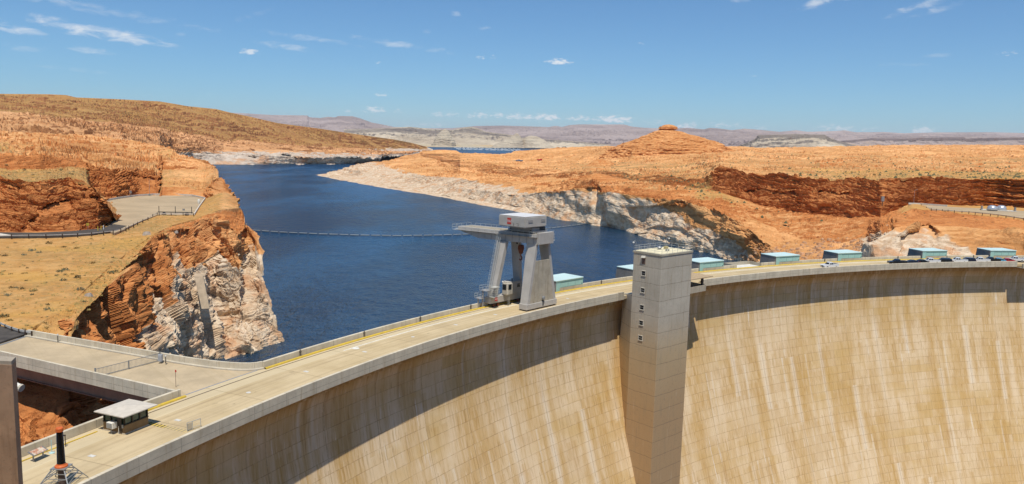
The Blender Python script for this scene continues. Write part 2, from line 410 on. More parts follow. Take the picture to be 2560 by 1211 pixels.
# ---- rock and soil material
def rock_mat(name, slick=((.54,.245,.085),(.71,.375,.15)), red=((.44,.155,.048),(.66,.275,.092)), sand=((.50,.255,.080),(.60,.345,.13)), pale=((.54,.385,.245),(.74,.60,.435)), vegc=(.20,.16,.075), s=1.0, bump=.6, patch=(.58,.33,.085)):
    m, n, b = mat(name)
    P = n.pos(); a = n.attr('zone'); rgb = n.new('ShaderNodeSeparateColor'); n.lk(a.outputs['Color'], rgb.inputs[0])
    zs, zv, zr, zp = rgb.outputs[0], rgb.outputs[1], rgb.outputs[2], a.outputs['Alpha']
    x, y, z = n.sep(P)
    n1 = n.noise(P, .035/s, 5, .6); n2 = n.noise(P, .22/s, 5, .62); n3 = n.noise(P, 1.3/s, 4, .65)
    # bedding stripes follow the warped height
    zz = n.math('ADD', z, n.math('MULTIPLY', n1, 9.0*s))
    sv = n.comb(n.math('MULTIPLY', x, .02/s), n.math('MULTIPLY', y, .02/s), n.math('MULTIPLY', zz, .75/s))
    bed = n.noise(sv, 1.0, 6, .68)
    slk = n.mix(n.ramp(bed, .36, .62), *slick)
    slk = n.mix(n.ramp(n.noise(P, .012/s, 6, .68), .46, .62, 0, .7), slk, tuple(min(1, c*1.25+.03) for c in slick[1]))
    slk = n.mix(n.ramp(n.noise(P, .02/s, 5, .7), .56, .68, 0, .4), slk, red[1])
    slk = n.mix(n.ramp(n2, .55, .75, 0, .5), slk, tuple(.62*c for c in slick[0]))
    rdc = n.mix(n.ramp(bed, .34, .64), *red)
    rdc = n.mix(n.ramp(n3, .52, .72, 0, .55), rdc, tuple(.55*c for c in red[0]))
    varn = n.comb(n.math('MULTIPLY', x, .35/s), n.math('MULTIPLY', y, .35/s), n.math('MULTIPLY', z, .045/s))
    vr = n.noise(varn, 1.0, 5, .6)
    rdc = n.mix(n.ramp(vr, .56, .72, 0, .5), rdc, (.13,.05,.022))
    snd = n.mix(n.ramp(n2, .35, .68), *sand)
    snd = n.mix(n.ramp(n1, .48, .62, 0, .55), snd, patch)
    pal = n.mix(n.ramp(n2, .36, .66), *pale)
    pal = n.mix(n.ramp(n.noise(P, .09/s, 5, .65), .50, .64, 0, .8), pal, (.56,.30,.15))
    pal = n.mix(n.ramp(n.noise(P, .5/s, 5, .7), .55, .72, 0, .6), pal, (.36,.24,.17))
    pal = n.mix(n.ramp(vr, .57, .74, 0, .5), pal, (.34,.24,.165))
    edge = n.math('MULTIPLY', n.math('SUBTRACT', n2, .5), .9)
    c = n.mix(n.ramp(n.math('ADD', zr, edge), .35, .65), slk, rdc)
    c = n.mix(n.ramp(n.math('ADD', zs, edge), .38, .62), c, snd)
    vsp = n.noise(P, .55/s, 6, .75); vbig = n.noise(P, .03/s, 3, .5)
    vf = n.math('MULTIPLY', n.ramp(n.math('ADD', vsp, n.math('MULTIPLY', n.math('SUBTRACT', vbig, .5), .5)), .46, .60), zv)
    c = n.mix(vf, c, vegc)
    c = n.mix(n.ramp(n.math('ADD', zp, n.math('MULTIPLY', edge, .6)), .3, .7), c, pal)
    dk = n.noise(P, 3.2/s, 3, .7)
    c = n.mix(n.ramp(dk, .58, .72, 0, .35), c, (.13,.07,.04))
    n.lk(c, b.inputs['Base Color']); b.inputs['Roughness'].default_value = .95; b.inputs['Specular IOR Level'].default_value = .08
    bz = n.noise(n.comb(n.math('MULTIPLY', x, .25/s), n.math('MULTIPLY', y, .25/s), n.math('MULTIPLY', zz, 1.9/s)), 1.0, 6, .7)
    fl_ = n.math('SUBTRACT', 1.0, n.math('MAXIMUM', n.math('MULTIPLY', zp, .75), n.math('MULTIPLY', zs, .85)))
    h = n.math('ADD', n.math('MULTIPLY', n.math('MULTIPLY', bz, fl_), 1.6*s), n.math('ADD', n.math('MULTIPLY', n3, .6*s), n.math('MULTIPLY', n.noise(P, .45/s, 5, .65), 1.0*s)))
    n.bump(b, h, bump, 1.0)
    return m

ROCK = rock_mat('canyon_sandstone')
# ------------------------------------------------------------------ left bank (the abutment this side of the lake)
H = None
A = [
 [(-80,H,92,-62),(0,H,98,-62),(100,H,100,-62),(200,H,108,-62),(300,H,160,-62),(400,H,203,-62),(480,H,235,-62),(565,H,250,-62),(640,H,262,-62),(705,H,268,-62),(716,H,270,-62)],
 [(-80,H,104,-36),(0,H,110,-36),(100,H,113,-36),(200,H,122,-36),(300,H,176,-36),(400,H,216,-36),(480,H,246,-36),(565,900,'z',-36),(640,877,'z',-36),(705,858,'z',-36),(710,H,281,-50),(716,H,281,-60)],
 [(-80,H,118,-18),(0,H,118,-18),(60,H,122,-13),(110,H,122,-12),(150,H,126,-15),(170,H,134,-22),(250,H,160,-20),(300,H,190,-18),(400,H,228,-18),(480,H,262,-18),(565,870,'D',271),(600,800,'D',275),(640,790,'D',277),(690,800,'D',280),(706,853,'D',279),(710,H,283,-50),(716,H,283,-60)],
 [(-80,H,150,-6),(60,H,153,-6),(110,H,155,-5),(150,H,156,-2.5),(190,795,'D',165),(240,745,'D',187),(290,690,'D',214),(340,640,'D',242),(380,592,'D',268),(430,572,'D',288),(480,562,'D',300),(540,545,'D',316),(560,560,'D',300),(600,580,'D',300),(618,560,'D',318),(630,575,'D',312),(640,605,'D',300),(650,665,'D',291),(662,700,'D',288),(680,755,'D',285),(692,795,'D',283),(706,850,'D',281),(710,H,285,-50),(716,H,285,-60)],
 [(-80,H,166,-.3),(60,H,166,-.3),(150,H,178,.2),(240,H,215,.8),(290,H,240,1),(340,H,266,1.4),(380,H,290,1.8),(430,H,316,2),(480,H,335,2),(540,528,'D',348),(570,522,'D',362),(600,519,'D',380),(606,527,'D',375),(612,545,'D',345),(616,H,350,-45),(640,H,330,-50),(716,H,330,-60)],
 [(-80,585,'z',2),(0,581,'z',2),(100,579,'z',2),(200,577,'z',2),(250,573,'z',2),(284,553,'z',2),(289,545,'z',2),(340,540,'z',2),(388,536,'z',2),(398,495,'z',2.05),(405,491,'z',2.05),(470,491,'z',2),(512,497,'z',2),(540,487,'D',430),(560,480,'D',435),(580,488,'D',425),(596,509,'D',395),(604,H,400,-30),(612,H,400,-48),(640,H,360,-50),(716,H,340,-60)],
 [(-80,438,'D',328),(0,440,'D',330),(45,456,'D',321),(114,450,'D',321),(173,442,'D',330),(208,450,'D',322),(243,470,'D',316),(262,500,'D',312),(285,537,'D',324),(289,H,335,2.1),(340,H,390,2.1),(388,H,420,2.1),(398,492,'z',2.1),(406,468,'D',478),(470,468,'D',478),(508,480,'D',470),(530,448,'D',478),(555,443,'D',520),(562,455,'D',500),(570,470,'D',470),(582,492,'D',430),(592,H,430,-45),(640,H,400,-50),(716,H,350,-60)],
 [(-80,417,'D',420),(0,417,'D',420),(100,415,'D',420),(200,409,'D',440),(214,414,'D',432),(224,H,432,6),(240,H,438,2.2),(285,H,442,2.2),(340,491,'z',2.2),(399,489,'z',2.2),(406,420,'D',555),(470,420,'D',560),(510,416,'D',570),(535,413,'D',580),(546,425,'D',565),(552,H,560,-20),(560,H,560,-48),(640,H,430,-50),(716,H,360,-60)],
 [(-80,376,'D',440),(0,378,'D',440),(100,382,'D',440),(200,389,'D',466),(218,404,'D',460),(240,410,'D',458),(285,417,'D',460),(345,420,'D',488),(388,424,'D',496),(399,440,'D',494),(407,396,'D',590),(470,396,'D',600),(510,400,'D',610),(532,407,'D',612),(540,H,610,-20),(548,H,600,-48),(640,H,450,-50),(716,H,370,-60)],
 [(-80,347,'D',560),(0,349,'D',560),(100,356,'D',560),(150,366,'D',570),(200,372,'D',600),(300,376,'D',640),(350,376,'D',670),(400,374,'D',690),(430,370,'D',690),(446,386,'D',680),(500,396,'D',655),(524,404,'D',640),(532,H,640,-48),(640,H,470,-50),(716,H,380,-60)],
 [(-80,320,'D',900),(0,324,'D',900),(100,330,'D',900),(200,336,'D',900),(300,345,'D',900),(400,362,'D',850),(425,366,'D',770),(440,382,'D',740),(490,H,720,0),(510,H,700,-48),(640,H,490,-50),(716,H,390,-60)],
 [(-80,H,1150,28),(0,H,1150,28),(300,H,1150,20),(400,H,950,-10),(430,H,900,-48),(716,H,500,-62)],
]
A_seg = [dict(n=10), 
 dict(n=60, strata=[(0,.5),(560,.25),(720,.6)], crag=[(0,.8),(560,.95),(640,.4),(700,.2),(712,.0)], noring=[(0,60),(230,60),(330,4),(720,0)], rough=.3, red=[(0,.9),(250,.5),(450,.35),(700,.25)]), dict(n=150, strata=[(0,.4),(200,.18),(340,.25),(520,.4),(600,.55),(720,.6)], crag=[(0,.8),(300,1.0),(560,.9),(640,.4),(700,.2),(712,0)], noring=[(0,60),(230,60),(330,6),(560,3),(640,1),(720,0)], rough=.3, red=[(0,.9),(200,.9),(300,.7),(560,.45),(720,.1)]),
 dict(n=46, sand=[(0,1),(200,.95),(300,.85),(380,.6),(470,.15),(560,.1),(620,.0)], veg=.35, rough=.35, strata=.5, ledge=[(0,.08),(320,.15),(420,.8),(600,.9)], red=[(300,.0),(420,.6),(560,.7)]),
 dict(n=60, sand=[(0,1),(520,1),(560,.4)], veg=[(0,.30),(420,.5),(560,.5)], rough=.2, ledge=.05, flat=[(200,.3),(290,.55),(510,.8),(540,.1)]),
 dict(n=110, red=[(0,1),(400,1),(420,.55),(600,.5)], strata=[(0,1.4),(300,1.4),(420,1.2),(600,1.0)], crag=[(190,0),(240,.25),(285,.2),(300,0),(400,0),(430,.35),(600,.35)], flat=[(286,0),(289,1),(399,1),(405,0)], rough=.25),
 dict(n=30, sand=[(0,.9),(215,.85),(250,.2),(300,.6),(420,.5),(560,.4)], flat=[(286,0),(289,1),(399,1),(405,0)], red=[(240,0),(262,.5),(280,.3),(290,0)], veg=[(0,.7),(215,.6),(300,.3),(560,.4)], rough=.35, ledge=.5),
 dict(n=70, red=[(0,.75),(215,.6),(240,1),(398,1),(420,.35),(560,.4)], strata=[(0,1.2),(240,1.5),(398,1.5),(420,1.2)], crag=[(300,0),(420,.3),(560,.3)], rough=.4, ledge=.7),
 dict(n=40, sand=[(0,.55),(150,.35),(300,.2),(420,.5),(530,.2)], veg=[(0,.75),(150,.5),(300,.3),(520,.4)], rough=.9, ledge=1.3, strata=.6, red=.2),
 dict(n=46, rough=1.3, ledge=1.4, strata=.6, crag=.05, red=.35, veg=.15), dict(n=12, rough=1, ledge=1)]
VA, ZA, pxA = sheet(-80, 714, np.concatenate([np.arange(-420, -80, 7), np.arange(-80, 175, 1.7), np.arange(175, 430, .75), np.arange(430, 716, 1.5)]), A, A_seg)
VA = hollow(VA, [([(50,574),(66,560),(78,546),(95,525),(120,511),(150,503),(190,496)], 3.2, 4.5), ([(0,465),(60,470),(120,466),(170,462)], 1.6, 3), ([(300,440),(340,436),(395,446)], 2.5, 4), ([(200,470),(225,478),(250,500)], 3, 6), ([(480,470),(520,466),(548,476),(560,486)], 3.5, 4)])
VA2, CA = weather(VA, ZA, s=1.0, seed=3.1)
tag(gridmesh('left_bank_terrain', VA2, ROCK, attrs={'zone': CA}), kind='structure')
# ------------------------------------------------------------------ far shore and hill, left of the lake
HILL = rock_mat('far_hill_sandstone', slick=((.52,.24,.095),(.66,.36,.165)), red=((.30,.125,.05),(.40,.185,.075)), sand=((.40,.21,.075),(.49,.28,.10)), pale=((.50,.40,.31),(.66,.56,.45)), vegc=(.20,.13,.055), s=4.0, bump=.7, patch=(.42,.215,.07))
B = [
 [(-80,H,900,-5),(400,H,950,-48),(1080,H,1800,-48)],
 [(-80,H,1000,25),(200,H,1000,22),(400,H,1050,-20),(430,H,1300,-40),(480,411,'z',-36),(540,411.5,'z',-36),(700,411,'z',-36),(850,410,'z',-36),(946,408,'z',-36),(953,397,'z',-36),(960,391.5,'z',-36),(1000,391,'z',-36),(1050,385,'z',-36),(1080,381,'z',-36)],
 [(-80,H,1100,30),(300,H,1150,30),(400,H,1200,0),(430,374,'D',1800),(480,377,'D',2050),(560,384,'D',2125),(600,389,'D',2125),(640,387,'D',2130),(720,383,'D',2150),(735,390,'D',2150),(800,394,'D',2190),(892,390,'D',2260),(944,394,'D',2290),(950,396,'D',2350),(958,389.5,'D',2700),(1000,388,'D',2750),(1050,383,'D',3300),(1080,380,'D',3500)],
 [(-80,316,'D',1250),(0,321,'D',1250),(200,330,'D',1250),(300,338,'D',1300),(400,352,'D',1500),(430,362,'D',1900),(560,373,'D',2300),(700,373,'D',2400),(900,381,'D',2500),(944,385,'D',2550),(1000,383,'D',2900),(1060,379,'D',3600),(1080,378.5,'D',3700)],
 [(-80,272,'D',2000),(0,277,'D',2000),(100,283,'D',2000),(200,294,'D',2100),(300,304,'D',2200),(400,317,'D',2300),(460,329,'D',2400),(560,345,'D',2600),(700,357,'D',2900),(900,371,'D',3300),(1000,377,'D',3600),(1080,376,'D',4000)],
 [(-80,256,'D',2500),(0,261,'D',2500),(300,288,'D',2600),(560,324,'D',2900),(700,341,'D',3200),(900,360,'D',3600),(1000,371,'D',3900),(1080,374,'D',4200)],
 [(-80,231,'D',3200),(0,235,'D',3200),(120,236,'D',3200),(165,238,'D',3200),(190,244,'D',3200),(300,248.5,'D',3250),(400,254,'D',3300),(430,259,'D',3300),(470,266,'D',3350),(540,273,'D',3400),(576,282,'D',3400),(620,291,'D',3450),(693,308,'D',3500),(799,322,'D',3600),(905,338,'D',3800),(985,349,'D',4100),(1030,358,'D',4300),(1065,367,'D',4500),(1080,373,'D',4500)],
 [(-80,H,3900,60),(600,H,4000,20),(1080,H,5200,-48)],
]
B_seg = [dict(n=4), dict(n=36, strata=1.0, rough=.3), dict(n=44, rough=.5, ledge=.9, strata=.8, red=.1), dict(n=70, rough=1.0, ledge=1.2, strata=1.0, crag=[(0,.2),(300,.1),(380,0)], red=.25, noring=40),
 dict(n=40, sand=.75, red=.6, veg=.3, rough=.6, ledge=1.0, strata=.5), dict(n=80, sand=.9, veg=.35, red=.5, rough=.6, ledge=1.1), dict(n=6, sand=1)]
VB, ZB, pxB = sheet(-80, 1080, np.concatenate([np.arange(-420, -80, 10), np.arange(-80, 1082, 2.4)]), B, B_seg)
VB = hollow(VB, [([(585,388),(598,386),(625,388),(645,392)], 25, 12), ([(655,384),(690,382),(740,388)], 12, 8), ([(870,392),(900,390),(944,394)], 14, 9), ([(480,380),(510,379),(540,384)], 12, 8)])
VB2, CB = weather(VB, ZB, s=3.2, seed=11.3, dip=.01, ringz=-6)
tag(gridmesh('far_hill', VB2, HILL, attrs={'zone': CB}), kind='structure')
# ------------------------------------------------------------------ right bank and the slickrock plateau
_wl = [(786,438),(850,451),(900,460),(985,475),(1100,493),(1200,513),(1300,531),(1400,549),(1480,562),(1530,570)]
def WL(px):
    p = at(px, float(np.interp(px, *zip(*_wl))), z=ZW); return math.hypot(p.x, p.y)
Cc = [
 [(775,H,1300,-50),(850,H,1150,-50),(985,H,1000,-50),(1100,H,930,-50),(1300,H,760,-50),(1540,H,630,-50),(1700,H,520,-60),(1900,H,440,-60),(2000,H,380,-60),(2200,H,330,-60),(2640,H,335,-60)],
 [(775,H,1360,-46),(786,438,'z',-36),(850,451,'z',-36),(900,460,'z',-36),(985,475,'z',-36),(1100,493,'z',-36),(1200,513,'z',-36),(1300,531,'z',-36),(1400,549,'z',-36),(1480,562,'z',-36),(1530,570,'z',-36),(1542,574,'z',-36),(1600,590,'z',-36),(1660,607,'z',-36),(1720,622,'z',-36),(1800,643,'z',-36),(1860,656,'z',-36),(1920,H,470,-36),(2000,H,400,-36),(2100,H,370,-36),(2200,H,345,-36),(2400,H,350,-36),(2640,H,347,-36)],
 [(775,H,1370,-46),(790,437,'W',1.02),(850,446,'W',1.03),(985,467,'W',1.04),(1100,485,'W',1.03),(1200,503,'W',1.025),(1300,518,'W',1.02),(1350,522,'W',1.016),(1400,530,'W',1.012),(1480,520,'W',1.006),(1512,528,'D',700),(1522,528,'D',672),(1600,548,'D',640),(1660,560,'D',600),(1720,572,'D',565),(1800,590,'D',530),(1860,610,'D',508),(1900,625,'D',495),(1950,645,'D',462),(2000,655,'D',430),(2100,655,'D',405),(2160,650,'D',385),(2200,625,'D',382),(2300,612,'D',395),(2400,612,'D',405),(2500,612,'D',408),(2640,612,'D',408)],
 [(775,H,1390,-46),(795,436.5,'W',1.03),(850,437,'W',1.09),(985,448,'W',1.12),(1100,464,'W',1.08),(1200,476,'W',1.06),(1300,487,'W',1.045),(1350,481,'W',1.035),(1400,477,'W',1.025),(1480,464,'W',1.02),(1494,470,'D',722),(1502,480,'D',692),(1600,490,'D',648),(1660,492,'D',620),(1720,505,'D',585),(1800,525,'D',545),(1850,555,'D',520),(1900,595,'D',500),(1950,628,'D',480),(2000,640,'D',452),(2100,643,'D',428),(2170,636,'D',405),(2200,598,'D',402),(2240,566,'D',410),(2290,558,'D',418),(2400,562,'D',422),(2500,572,'D',420),(2640,578,'D',420)],
 [(775,H,1420,-46),(800,435.5,'W',1.05),(850,424,'W',1.17),(900,425,'W',1.18),(985,428,'W',1.24),(1100,440,'W',1.2),(1200,450,'W',1.17),(1300,460,'W',1.14),(1400,455,'W',1.13),(1480,448,'D',745),(1500,462,'D',712),(1600,468,'D',680),(1700,478,'D',640),(1760,492,'D',615),(1800,490,'D',620),(1850,522,'D',590),(1900,548,'D',570),(1950,575,'D',548),(2000,592,'D',525),(2100,602,'D',505),(2170,592,'D',490),(2200,572,'D',440),(2240,540,'D',452),(2280,522,'D',470),(2330,525,'z',3),(2400,533,'z',3),(2560,548,'z',3),(2640,556,'z',3)],
 [(775,H,1500,-46),(805,434.5,'W',1.06),(850,422.5,'W',1.2),(880,412,'D',1650),(940,403,'D',1800),(985,397,'D',2000),(1010,389,'D',2250),(1050,388.5,'D',2100),(1150,417,'D',1430),(1200,425,'D',1350),(1300,440,'D',1150),(1400,440,'D',1000),(1480,435,'D',880),(1600,450,'D',800),(1700,456,'D',740),(1760,470,'D',700),(1800,480,'D',680),(1900,512,'D',640),(2000,530,'D',610),(2100,538,'D',590),(2200,538,'D',570),(2250,520,'D',580),(2280,507,'z',3),(2400,514,'z',3),(2500,516,'z',3),(2560,520,'z',3),(2640,524,'z',3)],
 [(775,H,1600,-48),(850,H,1650,-46),(880,H,1750,-46),(940,H,1950,-46),(985,H,2150,-46),(1010,388,'D',2300),(1050,383.5,'D',2450),(1150,402,'D',1660),(1200,405,'D',1600),(1300,418,'D',1400),(1400,425,'D',1200),(1480,424,'D',1050),(1600,432,'D',900),(1700,440,'D',800),(1760,442,'D',760),(1785,425,'D',738),(1800,412,'D',725),(1850,428,'D',695),(1900,440,'D',668),(1950,430,'D',650),(2000,441,'D',632),(2060,450,'D',622),(2150,447,'D',615),(2200,441,'D',600),(2300,440,'D',595),(2400,445,'D',595),(2560,448,'D',592),(2640,448,'D',592)],
 [(775,H,1700,-48),(850,H,1750,-46),(940,H,2050,-46),(985,H,2250,-46),(1010,H,2450,-46),(1030,H,2600,-20),(1050,381.5,'D',2600),(1150,390,'D',2080),(1200,393,'D',2000),(1300,402,'D',1900),(1400,407,'D',1700),(1500,402,'D',1500),(1600,403,'D',1350),(1700,407,'D',1200),(1800,399,'D',1000),(1900,406,'D',1000),(2000,418,'D',930),(2200,424,'D',880),(2400,428,'D',880),(2640,430,'D',880)],
 [(775,H,1800,-48),(985,H,2350,-46),(1020,H,2600,-46),(1050,380,'D',2700),(1085,375.5,'D',2750),(1130,375.5,'D',2700),(1146,381,'D',2600),(1250,384.5,'D',2500),(1300,380,'D',2450),(1340,376,'D',2400),(1400,374,'D',2350),(1480,370,'D',2300),(1520,369,'D',2100),(1600,373,'D',1850),(1700,375,'D',1800),(1820,373,'D',1900),(1900,377,'D',1700),(2000,381,'D',1600),(2200,386,'D',1500),(2400,390,'D',1500),(2640,394,'D',1500)],
 [(775,H,1900,-48),(985,H,2450,-48),(1030,H,2750,-48),(1080,H,3000,-10),(1130,H,2900,-15),(1160,H,2800,-40),(1250,H,2800,-38),(1285,378,'D',2900),(1340,375,'D',2800),(1400,369,'D',3200),(1500,366,'D',3000),(1600,366,'D',3000),(1850,366,'D',3000),(1900,370,'D',2800),(2000,368,'D',3000),(2100,366,'D',3000),(2200,363.5,'D',3200),(2400,362,'D',3400),(2560,363,'D',3400),(2640,364,'D',3400)],
 [(775,H,2000,-50),(985,H,2550,-50),(1250,H,3100,-50),(1400,H,3700,-20),(2640,H,3900,0)],
]
C_seg = [dict(n=4),
 dict(n=56, strata=[(780,.12),(1200,.2),(1500,.10),(1900,.5),(2200,.12),(2640,.4)], crag=[(780,.03),(1300,.06),(1500,.10),(1800,.15),(1900,.4),(2150,.12),(2400,.25)], bulge=[(780,.1),(1300,.35),(1500,.55),(1850,.6),(1950,.2),(2150,.7),(2640,.7)], noring=[(1680,0),(1760,8),(1820,6),(1880,26),(2000,22),(2150,22),(2175,-6),(2400,-6),(2480,4)], red=[(1820,0),(1900,.3),(2150,.3),(2175,0)], rough=.3), 
 dict(n=64, strata=[(780,.2),(1200,.3),(1500,.12),(1750,.15),(1900,.6),(2200,.15),(2640,.7)], crag=[(780,.03),(1300,.08),(1500,.05),(1800,.12),(1900,.4),(2150,.12),(2400,.25)], bulge=[(780,.1),(1300,.4),(1500,.55),(1850,.6),(1950,.2),(2150,.7),(2640,.7)], noring=[(1620,0),(1680,7),(1760,13),(1820,14),(1880,30),(2000,26),(2150,26),(2175,-6),(2380,-6),(2480,8)], rough=.4, ledge=.2, red=[(780,0),(1780,.2),(1850,.3),(2640,.3)]),
 dict(n=60, strata=[(780,.6),(1480,.9),(1700,1.2),(1900,.9),(2300,1.1),(2640,1.2)], crag=[(1700,0),(2180,.1),(2300,.35),(2640,.5)], noring=[(780,0),(880,1),(1000,7),(1200,9),(1400,9),(1480,1),(1600,0),(1660,6),(1760,16),(1880,30),(2150,30),(2175,-5),(2300,-5),(2420,6)], rough=.4, ledge=[(780,.6),(1500,1.0),(1900,.5),(2200,.2)], red=[(780,0),(1300,.1),(1480,.5),(1800,.75),(1900,.15),(2100,.1),(2200,.6),(2640,.85)]),
 dict(n=60, noring=[(780,2),(900,6),(1000,12),(1300,16),(1500,14),(1880,30),(2640,30)], strata=[(780,.7),(1500,1.0),(2000,1.0),(2640,.5)], rough=[(780,.5),(1500,.5),(2200,.3),(2290,.1)], flat=[(2240,0),(2300,.95),(2640,.95)], ledge=[(780,1.0),(1500,1.0),(1900,.6),(2200,.3)], sand=[(1480,0),(1720,.15),(1760,.9),(1850,.5),(1900,.0),(2230,0),(2290,1)], veg=[(780,0),(1480,.1),(1560,.35),(1760,.5),(1850,.3),(2200,0)], red=[(780,0),(1480,.3),(1900,.45),(2150,.5),(2250,.9)]),
 dict(n=120, noring=[(780,6),(1000,18),(2640,30)], strata=[(780,.6),(1400,.7),(1780,1.5),(2640,1.7)], rough=.4, ledge=[(780,1.2),(1750,1.0),(1790,.2)], red=[(780,.05),(1300,.15),(1400,.35),(1560,.3),(1780,.9),(2640,1)], sand=[(1300,0),(1560,.35),(1700,.4),(1760,1),(1778,.8),(1790,0)], veg=[(1300,0),(1500,.5),(1700,.7),(1770,.5),(1790,0)]),
 dict(n=95, noring=14, strata=.6, rough=.5, ledge=[(780,1.3),(1500,.9),(1800,.8),(2100,.5),(2640,.3)], sand=[(1000,0),(1330,.3),(1500,.45),(1700,.5),(1900,.3),(2050,.7),(2640,.85)], veg=[(1000,.05),(1300,.2),(1500,.6),(1700,.8),(1900,.4),(2100,.85),(2640,1)], red=[(1000,.0),(1300,.1),(2000,.2)]),
 dict(n=95, strata=.6, rough=.7, ledge=[(780,1.4),(2640,1.2)], sand=[(1000,0),(1500,.05),(1800,.1),(2100,.35),(2640,.4)], veg=[(1000,0),(1500,.15),(2100,.55),(2640,.6)], red=[(1000,0),(2000,.15),(2640,.2)]),
 dict(n=80, strata=.6, rough=1.0, ledge=1.4, red=.1), dict(n=8, rough=1)]
VC, ZC, pxC = sheet(775, 2640, np.concatenate([np.arange(775, 2620, 2.5), np.arange(2620, 3100, 8)]), Cc, C_seg)
VC = hollow(VC, [([(1556,512),(1590,512),(1636,509),(1683,497),(1714,500),(1740,526),(1774,530),(1790,575)], 9, 26), ([(1325,482),(1350,478),(1400,476),(1420,480)], 7, 14),
 ([(2232,598),(2262,574),(2290,556),(2322,556),(2356,580)], 6, 12), ([(1600,575),(1640,566),(1690,572),(1740,590)], 4, 8), ([(1560,588),(1620,582),(1680,600),(1720,612)], 3, 5), ([(970,471),(985,469),(1006,475)], 14, 6), ([(1100,490),(1112,488),(1126,493)], 10, 5),
 ([(1850,475),(1900,470),(1960,476),(2000,470)], 5, 9), ([(2020,480),(2060,474),(2100,480),(2140,478)], 5, 8), ([(1780,600),(1820,590),(1850,606)], 5, 10), ([(1495,470),(1515,474),(1525,480)], 5, 12)])
VC2, CCz = weather(VC, ZC, s=1.5, seed=23.7, dip=-.01, ringz=-7)
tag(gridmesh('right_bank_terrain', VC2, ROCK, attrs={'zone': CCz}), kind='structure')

# ------------------------------------------------------------------ canyon below the dam and the rim the photograph was taken from
def wallsheet(name, pts, lean, flip=1):
    k = len(pts); t = np.linspace(0, k-1, 160); X = np.interp(t, range(k), [p[0] for p in pts]); Y = np.interp(t, range(k), [p[1] for p in pts]); T_ = np.interp(t, range(k), [p[2] for p in pts])
    rows = []
    dx = np.gradient(X); dy = np.gradient(Y); l = np.hypot(dx, dy); nx, ny = -dy/l*flip, dx/l*flip
    for j in range(70):
        f = j/69; z = T_+(-216-T_)*f; o_ = lean*f*f
        rows.append(np.stack([X+nx*o_, Y+ny*o_, z], -1))
    back = [np.stack([X-nx*d, Y-ny*d, T_+d*.02], -1) for d in (260, 120, 40, 8)]
    V_ = np.array(back+rows); Z_ = {q_: np.zeros(V_.shape[:2]) for q_ in ['sand','veg','red','strata','rough','ledge','flat','crag','bulge','noring']}
    Z_['red'][:] = .8; Z_['strata'][6:-1, 30:-1] = 1.2; C_ = np.zeros(V_.shape[:2]+(4,)); C_[..., 2] = .7
    return tag(gridmesh(name, V_, ROCK, attrs={'zone': C_}), kind='structure')
wallsheet('near_canyon_wall', [(-52,62,0),(-47,55,20),(-1.2,.9,33.6),(1.0,-1.2,33.6),(60,-72,33),(200,-240,34),(480,-600,40)], 30, 1)  # canyon out of view, added to block low sky and bounce warm light
wallsheet('far_canyon_wall', [(262,268,0),(275,240,10),(330,150,15),(470,-40,20),(760,-420,30)], 40, -1)
o = MB().add([(-40,60,-214),(260,270,-214),(760,-420,-214),(480,-600,-214)], [(0,3,2,1)]).build('river', simple('green_river', (.05,.075,.05), .2)); tag(o, kind='structure')

# ------------------------------------------------------------------ butte, domes, far mesas
def lump(name, prof, D, m, depth=.8, n=140, ledge=1.0, s=2.0, seed=0.0, zone=(0,0,0,0), rows=70):
    """free-standing hill: prof = [(left px, right px, py)] from the base up, at distance D"""
    pts = []
    for (a, b_, y) in prof:
        p = at(a, y, D=D); q = at(b_, y, D=D); pts.append((p, q, (p.z+q.z)/2))
    ts = np.linspace(0, len(pts)-1, rows)
    V = np.zeros((rows, n, 3)); ang = np.linspace(0, 2*math.pi, n)
    zs = [c for _, _, c in pts]
    for i, t in enumerate(ts):
        k = min(int(t), len(pts)-2); f = t-k
        L_ = pts[k][0].lerp(pts[k+1][0], f); R_ = pts[k][1].lerp(pts[k+1][1], f); z = zs[k]+(zs[k+1]-zs[k])*f
        c = (L_+R_)/2; u = (R_-L_)/2; u.z = 0; v = Vector((-u.y, u.x, 0))*depth
        ca = np.cos(ang); sa = np.sin(ang)
        V[i, :, 0] = c.x+u.x*ca+v.x*sa; V[i, :, 1] = c.y+u.y*ca+v.y*sa; V[i, :, 2] = z
    x, y, z = V[..., 0], V[..., 1], V[..., 2]
    cx, cy = x.mean(), y.mean(); rad = np.hypot(x-cx, y-cy)+1e-6
    warp = 3*s*fbm(x/(30*s)+seed, y/(30*s), z/(50*s), 3)
    k1 = (z+warp)/(3.5*s); f1 = k1-np.floor(k1); k2 = (z+warp)/(1.3*s); f2 = k2-np.floor(k2)
    off = ledge*s*(1.3*(f1-.5)+.7*(f2-.5)+2.4*fbm(x/(16*s)+seed, y/(16*s), z/(10*s), 5))
    off *= np.linspace(1, .35, rows)[:, None]
    off[:, -1] = off[:, 0]
    V[..., 0] += (x-cx)/rad*off; V[..., 1] += (y-cy)/rad*off
    V = np.concatenate([V, np.repeat(V[-1:].mean(1, keepdims=True), n, 1)+[0, 0, .3*s]]); Z = np.zeros(V.shape[:2]+(4,)); Z[:] = zone
    return tag(gridmesh(name, V, m, attrs={'zone': Z}, flip=False), kind='structure')
lump('butte', [(1500,1860,402),(1520,1845,382),(1532,1834,373),(1545,1822,367),(1572,1800,357),(1592,1785,350),(1605,1760,344),(1622,1728,336),(1637,1702,329),(1650,1685,325.5),(1645,1693,323),(1648,1690,318),(1656,1686,314.5),(1664,1680,312.5),(1668,1676,312)], 1650, ROCK, depth=.75, s=1.6, n=260, rows=130, seed=2.2, ledge=2.0, zone=(0,0,.5,0))
